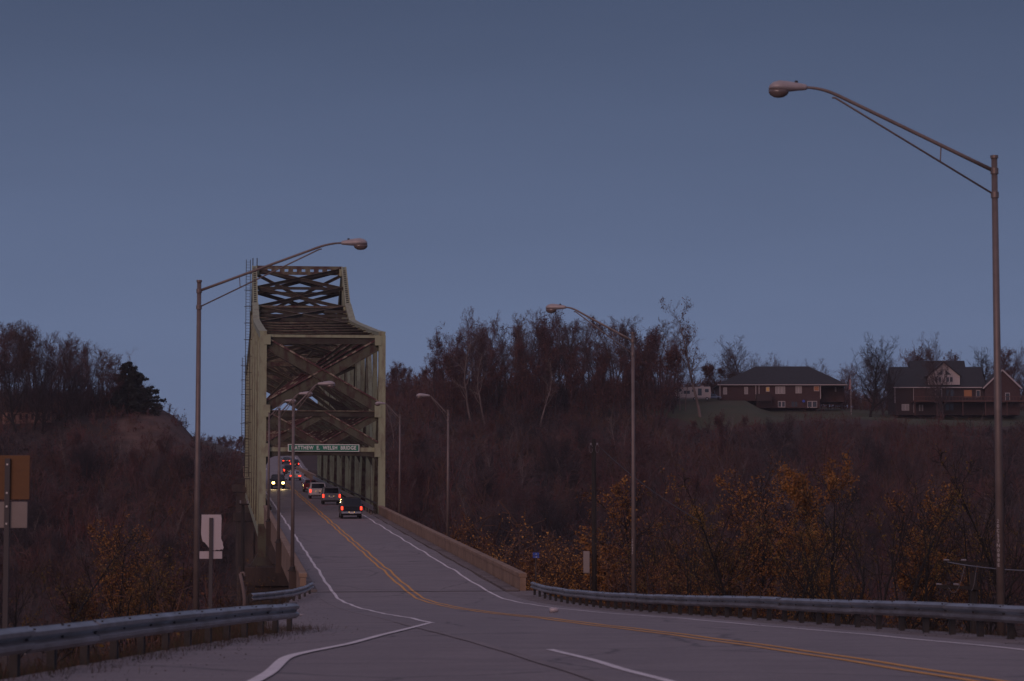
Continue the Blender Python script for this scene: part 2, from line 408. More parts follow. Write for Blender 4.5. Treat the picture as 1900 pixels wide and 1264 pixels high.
def strip(d0, d1, step, v0, v1, dz, X0=None, X1=None, thick=0.0):
    """quads along the road between lateral offsets v0,v1 (functions or numbers)"""
    ds = np.append(np.arange(d0, d1, step), d1)
    f = lambda q, d: q(d) if callable(q) else np.full_like(d, q)
    xa = X0(ds) if X0 else cx(ds) + f(v0, ds)
    xb = X1(ds) if X1 else cx(ds) + f(v1, ds)
    z = rz(ds) + dz
    n = len(ds)
    rows = [np.stack([xa, ds, z], -1), np.stack([xb, ds, z], -1)]
    if thick:
        rows = [rows[0] - [0, 0, thick]] + rows + [rows[1] - [0, 0, thick]]
    Vv = np.concatenate(rows)
    Qs = []
    k = np.arange(n - 1)
    for j in range(len(rows) - 1):
        Qs.append(np.stack([j * n + k, (j + 1) * n + k, (j + 1) * n + k + 1, j * n + k + 1], -1))
    return Vv, np.concatenate(Qs)

Vr, Qr = strip(-60, 900, 1.0, -4.4, 4.4, 0.0, thick=0.25)
road = mesh_np('road', Vr, Qr, M['asphalt']); tag(road, kind='structure')
Vr, Qr = strip(4, 124, 1.0, 4.3, 6.1, -0.012, thick=0.14)
tag(mesh_np('shoulder', Vr, Qr, M['shoulder']), kind='structure')
Vr, Qr = strip(-40, 124, 1.0, 0, 0, -0.008, X0=lambda d: left_edge(d) + 0.25, X1=lambda d: cx(d) - 4.3, thick=0.2)
ramp_o = mesh_np('ramp_pavement', Vr, Qr, M['ramp']); tag(ramp_o, kind='structure')
Vr, Qr = strip(14, 66, 1.0, 0, 0, 0.004, X0=lambda d: cx(d) - 4.45 + 0.012 * np.sin(d), X1=lambda d: cx(d) - 4.27 + 0.02 * np.sin(d * 0.7))
mesh_np('patch', Vr, Qr, M['patch'], parent=road)
jit = lambda d: 0.022 * np.sin(d * 0.9) + 0.02 * np.sin(d * 0.37)
def line(name, d0, d1, v, wd, m, dz=0.008, parent=road, step=0.8):
    Vv, Qq = strip(d0, d1, step, lambda d: v - wd / 2 + jit(d), lambda d: v + wd / 2 + jit(d), dz)
    return mesh_np(name, Vv, Qq, m, parent=parent)
line('edge_line', 5, 520, 3.62, 0.13, M['white'])
line('edge_line', 64, 520, -3.62, 0.14, M['white'])
line('edge_line', 5, 41, -3.62, 0.13, M['white'])
line('centre_line', 5, 520, -0.16, 0.12, M['yellow'])
line('centre_line', 5, 520, 0.16, 0.12, M['yellow'])
line('edge_line', 520, 800, 3.62, 0.13, M['white'], dz=0.01)
# line of the ramp, from the nose of the gore towards the camera
rp = np.array([(64.5, -1.97), (56, -2.25), (48, -2.55), (44, -2.70), (41.5, -2.90), (39.5, -3.10), (38, -3.20), (36, -3.13), (33.6, -3.0), (31.6, -2.92), (26, -2.9), (15, -2.9)])[::-1]
dd = np.arange(15, 64.5, 0.5); xx = np.interp(dd, rp[:, 0], rp[:, 1])
xx = np.convolve(np.pad(xx, 2, mode='edge'), np.ones(5) / 5, mode='valid')
hw = 0.07 + 0.012 * (dd < 40)
Vv = np.concatenate([np.stack([xx - hw, dd, rz(dd) + 0.010], -1), np.stack([xx + hw, dd, rz(dd) + 0.010], -1)])
k = np.arange(len(dd) - 1); n = len(dd)
mesh_np('edge_line', Vv, np.stack([k, k + n, k + n + 1, k + 1], -1), M['white'], parent=ramp_o)

# ------------------------------------------------------------------ bridge frame of reference
VC = 0.0                                    # lateral centre line of the part being built
NB = math.sqrt(1 + 0.1088 ** 2)
DIR = Vector((-0.1088, 1, 0)) / NB
PRP = Vector((1, 0.1088, 0)) / NB
C0 = Vector((float(cx(123.0)), 123.0, 0))
def zg(u): return -1.66 + 0.0467 * (u / NB)
def B(u, v, w_): 
    p = C0 + DIR * u + PRP * (v + VC)
    return Vector((p.x, p.y, zg(u) + w_))
def bbox(mb, u0, u1, v0, v1, w0, w1, m=0):
    lo = [B(u0, v0, w0), B(u0, v1, w0), B(u1, v1, w0), B(u1, v0, w0)]
    hi = [B(u0, v0, w1), B(u0, v1, w1), B(u1, v1, w1), B(u1, v0, w1)]
    return mb.hexa(lo, hi, m)
UB = DIR                                    # along the bridge
U0, PN, NP = 117.0, 11.3, 14
UT = [U0 + PN * k for k in range(NP + 1)]
WT = [16.2, 16.8, 17.5, 18.2, 18.9, 19.7, 22.1, 27.2, 22.1, 19.7, 18.9, 18.2, 17.5, 16.8, 16.2]
HW = 5.385
WB = -2.1
bridge = empty('truss_bridge', B(U0, 0, -4), label='tall green steel through-truss bridge with peaked top and laced chords', cat='bridge')
def part(mb, name, m, parent=bridge, **k): return mb.build(name, m, parent, **k)

# deck slabs and girders
for u0, u1 in ((0.3, U0 - 0.2), (U0, UT[-1]), (UT[-1] + 0.2, 392)):
    mb = MB()
    n = max(1, int((u1 - u0) / 12))
    for i in range(n):
        ua, ub = u0 + (u1 - u0) * i / n, u0 + (u1 - u0) * (i + 1) / n
        bbox(mb, ua, ub - 0.03, -4.8, 5.15, -0.42, -0.10)
    part(mb, 'deck_slab', M['concrete'])
for u0, u1 in ((0.5, U0 - 0.5), (UT[-1] + 0.5, 392)):
    for v in (-4.2, -1.4, 1.4, 4.2):
        mb = MB(); bbox(mb, u0, u1, v - 0.15, v + 0.15, -1.75, -0.43)
        part(mb, 'girder', M['steel_dark'])
for v in (-3.6, -1.2, 1.2, 3.6):
    mb = MB(); bbox(mb, U0, UT[-1], v - 0.12, v + 0.12, -1.05, -0.43); part(mb, 'stringer', M['steel_dark'])

VC = 0.165                                  # the truss stands a little right of the centre line
def ibeam(p, q, wd, ht, up=(0, 0, 1), fl=0.05):
    """rolled H-section: two flanges and a web between them"""
    mb = MB()
    p, q = Vector(p), Vector(q); d = (q - p).normalized(); upv = Vector(up)
    s = d.cross(upv)
    if s.length < 1e-4: s = d.cross(Vector((0, 1, 0)))
    s.normalize(); t = s.cross(d).normalized()
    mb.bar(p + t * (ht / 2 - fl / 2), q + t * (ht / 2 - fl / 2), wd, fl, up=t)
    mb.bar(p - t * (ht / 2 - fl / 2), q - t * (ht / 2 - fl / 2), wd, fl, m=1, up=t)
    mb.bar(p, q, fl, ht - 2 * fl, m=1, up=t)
    return mb

for sgn in (-1, 1):
    v = sgn * HW
    for kk in range(NP + 1):
        u = UT[kk]; end = kk in (0, NP)
        mb = MB()
        wd = 0.62 if end else 0.44
        ud = 1.0 if end else 0.85
        w0 = -0.9 if end else WB
        top = WT[kk]
        # built-up post: two flange plates and a perforated cover plate
        bbox(mb, u - ud / 2, u + ud / 2, v - wd / 2, v - wd / 2 + 0.06, w0, top)
        bbox(mb, u - ud / 2, u + ud / 2, v + wd / 2 - 0.06, v + wd / 2, w0, top)
        bbox(mb, u - ud / 2 + 0.02, u + ud / 2 - 0.02, v - wd / 2 + 0.06, v + wd / 2 - 0.06, w0, top - 0.03)
        po = part(mb, 'post', M['steel'])
        if end:
            mb = MB(); bbox(mb, u - ud / 2 - 0.06, u + ud / 2 + 0.06, v - wd / 2 - 0.05, v + wd / 2 + 0.05, -3.9, -0.902); part(mb, 'post_base', M['web'], parent=po)
        for wz in np.arange(1.2, top - 1.5, 2.1):
            mb = MB(); bbox(mb, u - 0.14, u + 0.14, v - sgn * (wd / 2 + 0.004) - 0.004, v - sgn * (wd / 2 + 0.004) + 0.004, wz, wz + 0.35)
            part(mb, 'hand_hole', M['steel_dark'], parent=po)
        # gusset plates at the joints
        for wz, hh in ((top - 0.9, 0.85), (9.3 - 0.55, 1.1), (5.55 - 0.4, 1.2)):
            mb = MB(); bbox(mb, u - ud / 2 - 0.05, u + ud / 2 + 0.05, v - sgn * (wd / 2 + 0.05) - 0.30, v - sgn * (wd / 2 + 0.05) + 0.30, wz, wz + hh)
            part(mb, 'gusset', M['steel'], parent=po)
    for kk in range(NP):
        ua, ub = UT[kk], UT[kk + 1]
        pa, pb = B(ua, v, WT[kk]), B(ub, v, WT[kk + 1])
        d = (pb - pa)
        if kk in (6, 7):       # laced chord beside the peak
            mb = MB()
            for o in (-0.23, 0.23):
                mb.bar(pa + PRP * o, pb + PRP * o, 0.15, 0.6)
            ch = part(mb, 'top_chord', M['steel'])
            mb = MB()
            nb = 19
            nrm = Vector((0, 0, 1))
            for j in range(nb):
                q0 = pa + d * ((j + 0.15) / nb); q1 = pa + d * ((j + 0.55) / nb)
                mb.bar(q0 + Vector((0, 0, 0.26)), q1 + Vector((0, 0, 0.26)), 0.34, 0.03)
            part(mb, 'lacing', M['steel'], parent=ch)
            mb = MB(); mb.bar(pa, pb, 0.3, 0.08); part(mb, 'inner_plate', M['steel_dark'], parent=ch)
        else:
            mb = MB(); mb.bar(pa, pb, 0.62, 0.62)
            mb.bar(pa + Vector((0, 0, 0.33)), pb + Vector((0, 0, 0.33)), 0.72, 0.05)
            part(mb, 'top_chord', M['steel'])
        mb = MB(); mb.bar(B(ua, v, WB), B(ub, v, WB), 0.5, 0.7); part(mb, 'bottom_chord', M['steel'])
        # diagonal
        if kk % 2 == 0: q0, q1 = B(ua, v, WT[kk] - 0.2), B(ub, v, WB + 0.2)
        else: q0, q1 = B(ua, v, WB + 0.2), B(ub, v, WT[kk + 1] - 0.2)
        part(ibeam(q0, q1, 0.42, 0.75), 'diagonal', [M['steel'], M['steel_rust']])
# bearings under the end posts
for kk in (0, NP):
    for v in (-HW, HW):
        mb = MB(); u = UT[kk]
        lo = [B(u - 0.9, v - 1.0, -4.6), B(u - 0.9, v + 1.0, -4.6), B(u + 0.9, v + 1.0, -4.6), B(u + 0.9, v - 1.0, -4.6)]
        hi = [B(u - 0.4, v - 0.4, -3.6), B(u - 0.4, v + 0.4, -3.6), B(u + 0.4, v + 0.4, -3.6), B(u + 0.4, v - 0.4, -3.6)]
        mb.hexa(lo, hi); bbox(mb, u - 1.1, u + 1.1, v - 1.2, v + 1.2, -4.72, -4.6)
        part(mb, 'bearing', M['steel_dark'])

def P(kk, v, w_): return B(UT[kk], v, w_)
# cross frames: top strut, big X, middle strut, double X, lower strut with arched soffit
for kk in range(NP + 1):
    tp = WT[kk]
    rail = M['steel'] if kk == 0 else M['steel_rust']
    vi = HW - 0.25
    if kk == 7:                 # deep beam pierced by a row of holes
        mb = MB(); u = UT[kk]
        bbox(mb, u - 0.2, u + 0.2, -vi, vi, tp - 0.10, tp + 0.28)
        bbox(mb, u - 0.2, u + 0.2, -vi, vi, tp - 0.78, tp - 0.42)
        nh = 10; sp = 2 * vi / nh
        for j in range(nh + 1):
            c = -vi + j * sp; hwid = 0.29
            bbox(mb, u - 0.2, u + 0.2, max(-vi, c - hwid), min(vi, c + hwid), tp - 0.419, tp - 0.101)
        part(mb, 'top_strut', M['steel_rust'])
    else:
        mb = MB(); u = UT[kk]
        bbox(mb, u - 0.24, u + 0.24, -vi, vi, tp - 0.22, tp + 0.02)
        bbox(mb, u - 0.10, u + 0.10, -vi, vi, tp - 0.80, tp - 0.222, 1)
        part(mb, 'top_strut', [rail, M['steel_dark']])  # set-back web coloured dark in place of its own shade
    mid = 9.3
    for a_, b_ in ((-vi, vi), (vi, -vi)):
        off = 0.0 if a_ < 0 else 0.12
        if tp > 18.5 and kk not in (0, NP):   # tall frames carry an upper X as well
            m2 = tp - 4.2 if tp < 25 else tp - 6.2
            part(ibeam(B(UT[kk] + off, a_, tp - 0.8), B(UT[kk] + off, b_, m2 + 0.2), 0.3, 0.36, fl=0.07), 'sway_brace', [M['steel_rust'], M['steel_dark']])
            part(ibeam(B(UT[kk] + off, a_, m2 - 0.2), B(UT[kk] + off, b_, mid + 0.4), 0.34, 0.42, fl=0.07), 'sway_brace', [M['steel_rust'], M['steel_dark']])
        else:
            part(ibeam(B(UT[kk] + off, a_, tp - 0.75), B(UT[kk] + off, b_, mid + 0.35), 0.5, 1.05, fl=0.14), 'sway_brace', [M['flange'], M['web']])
        h0 = 0.0
        c0, c1 = (-vi, 0) if a_ < 0 else (0, vi)
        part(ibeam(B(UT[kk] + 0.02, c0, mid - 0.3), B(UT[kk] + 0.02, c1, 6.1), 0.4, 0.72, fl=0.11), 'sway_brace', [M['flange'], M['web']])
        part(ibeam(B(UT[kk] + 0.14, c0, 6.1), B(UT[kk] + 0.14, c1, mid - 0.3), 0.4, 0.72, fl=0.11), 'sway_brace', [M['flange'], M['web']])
    if tp > 18.5 and kk not in (0, NP):
        mb = MB(); m2 = tp - 4.2 if tp < 25 else tp - 6.2
        bbox(mb, UT[kk] - 0.2, UT[kk] + 0.2, -vi, vi, m2 - 0.22, m2 + 0.22); part(mb, 'sway_strut', M['steel_rust'])
    mb = MB()
    bbox(mb, UT[kk] - 0.22, UT[kk] + 0.22, -vi, vi, mid - 0.05, mid + 0.06)
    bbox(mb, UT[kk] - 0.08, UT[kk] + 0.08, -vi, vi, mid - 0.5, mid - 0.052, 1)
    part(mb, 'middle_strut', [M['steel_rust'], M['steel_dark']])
    # lower strut: bright fascia, dark arched soffit plate
    mb = MB()
    bbox(mb, UT[kk] - 0.2, UT[kk] + 0.2, -vi, vi, 5.62, 6.0)
    part(mb, 'portal_strut', rail)
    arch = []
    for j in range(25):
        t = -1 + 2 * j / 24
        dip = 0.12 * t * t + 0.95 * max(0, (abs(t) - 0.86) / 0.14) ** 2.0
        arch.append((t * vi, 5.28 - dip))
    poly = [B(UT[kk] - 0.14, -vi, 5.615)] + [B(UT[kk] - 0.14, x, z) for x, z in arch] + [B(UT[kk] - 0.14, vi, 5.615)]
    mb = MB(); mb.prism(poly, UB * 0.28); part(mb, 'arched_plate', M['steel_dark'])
    # floor beam
    mb = MB(); bbox(mb, UT[kk] - 0.15, UT[kk] + 0.15, -vi, vi, -2.2, -1.06); part(mb, 'floor_beam', M['steel_dark'])
# roof: intermediate struts and crossed laterals
for kk in range(NP):
    ua, ub = UT[kk], UT[kk + 1]; wa, wb = WT[kk], WT[kk + 1]
    vi = HW - 0.3
    nsub = 4 if kk in (5, 8) else (2 if kk in (6, 7) else 3)
    for j in range(1, nsub):
        t = j / nsub; u = ua + (ub - ua) * t; ww = wa + (wb - wa) * t
        mb = MB(); bbox(mb, u - 0.22, u + 0.22, -vi, vi, ww - 0.34, ww - 0.02)
        part(mb, 'roof_strut', M['steel_dark'])
    spans = [(0, 1)] if kk not in (6, 7) else [(0, 0.5), (0.5, 1)]
    for t0, t1 in spans:
        for a_, b_, dz in ((-vi, vi, -0.12), (vi, -vi, -0.2)):
            p = B(ua + (ub - ua) * t0, a_, wa + (wb - wa) * t0 + dz); q = B(ua + (ub - ua) * t1, b_, wa + (wb - wa) * t1 + dz)
            part(ibeam(p, q, 0.36, 0.40), 'roof_lateral', [M['steel_rust'], M['steel_dark']])
# service ladder with cage outside the peak post, and a shorter one farther along
def ladder(kk, w0, w1, off):
    u = UT[kk]; mb = MB(); v = -HW - off
    for dv in (-0.25, 0.25):
        mb.bar(B(u, v + dv, w0), B(u, v + dv, w1), 0.07, 0.07, up=(0, 1, 0))
    la = part(mb, 'ladder', M['steel_dark'])
    for wz in np.arange(w0 + 0.5, w1, 2.0):
        mb = MB(); mb.bar(B(u, v - 0.45, wz), B(u, -HW - 0.2, wz), 0.07, 0.07); part(mb, 'ladder_bracket', M['steel_dark'], parent=la)
    mb = MB()
    for wz in np.arange(w0, w1, 0.35): mb.bar(B(u, v - 0.25, wz), B(u, v + 0.25, wz), 0.035, 0.035)
    part(mb, 'ladder_rungs', M['steel_dark'], parent=la)
ladder(7, 2.0, 28.2, 0.75)
ladder(11, 2.0, 17.6, 0.85)
mb = MB(); bbox(mb, UT[7] - 0.9, UT[7] + 0.9, -HW - 1.4, -HW - 0.3, 1.7, 1.8); part(mb, 'ladder_platform', M['steel_dark'])
for dv in (-0.2, 0.3):
    mb = MB(); mb.tube([B(UT[7], -HW + dv, 27.5), B(UT[7], -HW + dv, 28.4)], 0.06, 6); part(mb, 'lightning_rod', M['steel_dark'])

# name sign on the portal
sg = empty('bridge_name_sign', B(U0 - 0.34, 0, 5.8), label='green sign reading MATTHEW E. WELSH BRIDGE over the roadway', cat='sign')
p0 = B(U0 - 0.36, 0.12, 5.95)
rzb = math.atan2(PRP.y, PRP.x)
mb = MB(); mb.box(p0, (6.45, 0.05, 0.66), rz=rzb); mb.build('border', M['letter'], sg)
mb = MB(); mb.box(p0 - UB * 0.03, (6.30, 0.02, 0.54), rz=rzb); mb.build('panel', M['green'], sg)
def text_part(name, s, size, m, parent, loc, rot, spacing=1.0, align='CENTER', depth=0.006):
    cu = bpy.data.curves.new('text', 'FONT'); cu.body = s; cu.size = size; cu.align_x = align; cu.align_y = 'CENTER'
    cu.extrude = depth; cu.offset = 0.012 if size > 0.3 else 0.0; cu.space_character = spacing; cu.resolution_u = 3
    to = bpy.data.objects.new('text', cu); COL.objects.link(to)
    dg = bpy.context.evaluated_depsgraph_get()
    me = bpy.data.meshes.new_from_object(to.evaluated_get(dg))
    bpy.data.objects.remove(to); bpy.data.curves.remove(cu)
    me.materials.clear(); me.materials.append(m)
    o = link(name, me, parent)
    o.location = loc if parent is None else Vector(loc) - parent.location
    o.rotation_euler = rot
    return o
lt = text_part('lettering', 'MATTHEW  E.  WELSH  BRIDGE', 0.46, M['letter'], sg, p0 - UB * 0.05, (math.pi / 2, 0, rzb), 1.12)
lw = lt.dimensions.x if lt.dimensions.x > 0.1 else 5.8
lt.scale = (5.85 / lw, 1.0, 1.0)
for dv in (-2.2, 0.1, 2.2):
    mb = MB(); mb.box(B(U0 - 0.30, dv, 5.62), (0.16, 0.12, 0.2), rz=rzb); mb.build('bracket', M['steel_dark'], sg)

# piers
VC = 0.0
def pier(u, wtop, lab):
    r = empty('bridge_pier', B(u, 0, wtop - 8), label=lab, cat='pier')
    zt = zg(u) + wtop
    mb = MB(); c = B(u, 0, 0)
    for v in (-HW, HW):
        mbb = MB(); q = B(u, v, 0); h = zt - 1.3 + 22
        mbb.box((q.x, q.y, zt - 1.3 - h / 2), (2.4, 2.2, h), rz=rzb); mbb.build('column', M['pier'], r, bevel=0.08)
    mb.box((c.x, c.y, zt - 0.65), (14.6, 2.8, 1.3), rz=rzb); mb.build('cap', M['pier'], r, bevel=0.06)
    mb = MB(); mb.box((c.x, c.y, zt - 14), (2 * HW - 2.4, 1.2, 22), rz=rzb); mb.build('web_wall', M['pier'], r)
pier(U0, -4.72, 'brown concrete pier below the near portal of the truss')
pier(UT[-1], -4.72, 'concrete pier below the far end of the truss')
pier(58, -1.8, 'concrete pier halfway along the near approach span')
pier(338, -1.8, 'concrete pier between the truss and the far bank')
mb = MB(); bbox(mb, -1.2, 0.2, -5.9, 5.9, -6.0, -0.45)
ab = mb.build('bridge_abutment', M['pier']); tag(ab, 'concrete abutment wall where the bridge meets the near bank', 'abutment')
mb = MB(); bbox(mb, 391, 395, -6.5, 6.5, -14.0, -0.45)
tag(mb.build('bridge_abutment', M['pier']), 'concrete abutment wall where the bridge meets the far bank', 'abutment')
# expansion joint across the road
mb = MB()
for i in range(12):
    va, vb = -5.1 + i * 0.85, -5.1 + (i + 1) * 0.85
    pts = []
    for uu, vv_ in ((-0.12, va), (-0.12, vb), (0.12, vb), (0.12, va)):
        q = B(uu, vv_, 0); pts.append((q.x, q.y, float(rz(q.y)) + 0.012))
    lo = [(x, y, z - 0.03) for x, y, z in pts]
    mb.hexa(lo, pts)
mb.build('expansion_joint', M['steel_dark'], road, rel=False)

# concrete parapets of the approach
LAMPS_B = {'R': [46, 93], 'L': [7.5, 41, 79]}
def parapet(sgn, u0, u1, lab):
    vp = 5.3 if sgn > 0 else -4.95
    r = empty('parapet_wall', B(u0, vp, -0.7), label=lab, cat='parapet')
    n = max(1, round((u1 - u0) / 9.2)); L = (u1 - u0) / n
    for i in range(n):
        ua, ub = u0 + i * L, u0 + (i + 1) * L - 0.025
        mb = MB()
        bbox(mb, ua, ub, vp - 0.14, vp + 0.14, -0.85, 0.62)
        p_ = mb.build('parapet_panel', M['concrete'], r)
        mb = MB()
        bbox(mb, ua, ub, vp - 0.19, vp + 0.19, 0.622, 0.82)
        mb.build('coping', M['concrete'], p_, bevel=0.03)
    return r
pR = parapet(1, 0.4, U0 - 2.5, 'tan concrete parapet along the right edge of the near approach span')
pL = parapet(-1, 0.4, U0 - 2.5, 'tan concrete parapet along the left edge, seen from its outer face')
pR2 = parapet(1, UT[-1] + 3, 390, 'far right parapet of the bridge beyond the truss')
pL2 = parapet(-1, UT[-1] + 3, 390, 'far left parapet of the bridge beyond the truss')
for key, r_, sgn in (('R', pR, 1), ('L', pL, -1)):
    for u in LAMPS_B[key]:
        mb = MB(); vl = 5.62 if sgn > 0 else -5.27
        bbox(mb, u - 0.3, u + 0.3, vl - 0.17, vl + 0.17, -1.3, 0.55)
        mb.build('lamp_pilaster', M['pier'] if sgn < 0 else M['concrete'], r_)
# kerb ledges
for sgn in (-1, 1):
    mb = MB()
    for i in range(12):
        bbox(mb, 0.4 + i * 9.55, 0.4 + (i + 1) * 9.55 - 0.02, (4.8 if sgn > 0 else -4.6) - 0.30, (4.8 if sgn > 0 else -4.6) + 0.30, -0.099, 0.06 + 0.01 * (i % 2))
    mb.build('gutter_ledge', M['shoulder'], bridge)

# ------------------------------------------------------------------ W-beam guardrails
def wprof(n=2, h=0.312, dep=0.083):
    """profile of corrugated beam: (out, up) pairs"""
    pts = [(0, 0)]
    one = [(0.02, 0.014), (dep, 0.052), (dep, 0.100), (0.012, 0.142)]
    for i in range(n):
        b = i * (h / 2)
        pts += [(o, b + z) for o, z in one]
        pts.append((0.0, b + 0.156))
    return pts
def guardrail(path, toward, lab, htop=0.70, seg=3.81, hum=2, gz=None, post_h=0.75, mname='galv'):
    """path: list of (x,y,zground); toward: sign giving the traffic side"""
    path = [Vector(p) for p in path]
    L = [0]
    for i in range(len(path) - 1): L.append(L[-1] + (path[i + 1] - path[i]).length)
    def pt(s):
        s = max(0, min(s, L[-1]))
        return Vector([float(np.interp(s, L, [p[k_] for p in path])) for k_ in range(3)])
    r = empty('guardrail', path[0], label=lab, cat='guardrail')
    pr = wprof(hum, 0.312)
    hh = 0.156 * hum
    n = max(1, round(L[-1] / seg)); sg_ = L[-1] / n
    def sec(s, push=0.0):
        p = pt(s); t = (pt(s + 0.4) - pt(s - 0.4)); t.z = 0; t.normalize()
        nn = Vector((t.y, -t.x, 0)) * toward
        out = [p + nn * (o + push + 0.1) + Vector((0, 0, htop - hh + z)) for o, z in pr]
        back = [p + nn * (o + push + 0.1 - 0.008) + Vector((0, 0, htop - hh + z)) for o, z in pr[::-1]]
        return out + back
    for i in range(n):
        sag = random.uniform(-0.012, 0.012)
        a_, b_ = i * sg_, (i + 1) * sg_ + (0.16 if i < n - 1 else 0)
        st = [a_ + (b_ - a_) * j / 4 for j in range(5)]
        mb = MB(); mb.loft([[q + Vector((0, 0, sag)) for q in sec(s, 0.006 * (i % 2))] for s in st])
        be = mb.build('beam', M[mname], r)
        mb = MB()
        for s in (a_ + 0.08, a_ + sg_ / 2):
            q = sec(s, 0.012)
            mb.box((q[2 * 1 + 3].x, q[2 * 1 + 3].y, q[5].z + sag), (0.028, 0.028, 0.025))
            mb.box((q[3].x, q[3].y, pt(s).z + htop - 0.02 + sag), (0.03, 0.03, 0.02))
        mb.build('bolt', M['post'], be)
    for i in range(2 * n + 1):
        s = i * sg_ / 2
        p = pt(s); t = (pt(s + 0.4) - pt(s - 0.4)); t.z = 0; t.normalize(); ang = math.atan2(t.y, t.x)
        nn = Vector((t.y, -t.x, 0)) * toward
        mb = MB(); c = p - nn * 0.02
        mb.box((c.x, c.y, p.z + (post_h - 0.5) / 2 - 0.1), (0.10, 0.14, post_h + 0.3), rz=ang + math.pi / 2)
        po = mb.build('post', M['post'], r)
        mb = MB(); c = p + nn * 0.075
        mb.box((c.x, c.y, p.z + htop - hh / 2), (0.10, 0.06, 0.30), rz=ang + math.pi / 2); mb.build('block', M['post'], po)
    return r
def gpt(d, X): return (X, d, float(np.interp(d, _rd, _rz)) - 0.12)
pts = [gpt(d, float(cx(d)) + 5.45) for d in np.arange(120.5, 26, -4)]
guardrail(pts, 1, 'long galvanised guardrail curving along the right shoulder', htop=0.72)
pts = [gpt(d, x) for d, x in ((16, -6.75), (24, -6.25), (30.6, -5.9), (38, -5.5), (46, -5.05), (54.5, -4.55))]
guardrail(pts, 1, 'near galvanised guardrail along the left shoulder of the ramp', htop=0.70)
pts = [gpt(d, x) for d, x in ((121.5, -9.25), (117, -9.25), (110, -9.3), (104, -9.5), (99, -9.85))]
guardrail(pts, -1, 'short flared guardrail joining the end of the left parapet', htop=0.66, seg=6)
for sgn, lab in ((1, 'right'), (-1, 'left')):
    pts = [tuple(B(u, 4.75 if sgn > 0 else -4.55, 0)) for u in np.arange(U0 - 4, UT[-1] + 4, 9)]
    guardrail(pts, -sgn, 'triple-corrugated guardrail inside the %s truss of the bridge' % lab, htop=0.82, seg=9.0, hum=3)
    mb = MB()
    for k_ in range(14):
        ua = U0 + k_ * 11.3 + 0.3
        bbox(mb, ua, ua + 11.0, sgn * 5.12 - 0.06, sgn * 5.12 + 0.06, 0.86, 0.98)
        bbox(mb, ua, ua + 11.0, sgn * 5.12 - 0.03, sgn * 5.12 + 0.03, 0.35, 0.5)
    part(mb, 'hand_rail', M['steel_dark'])

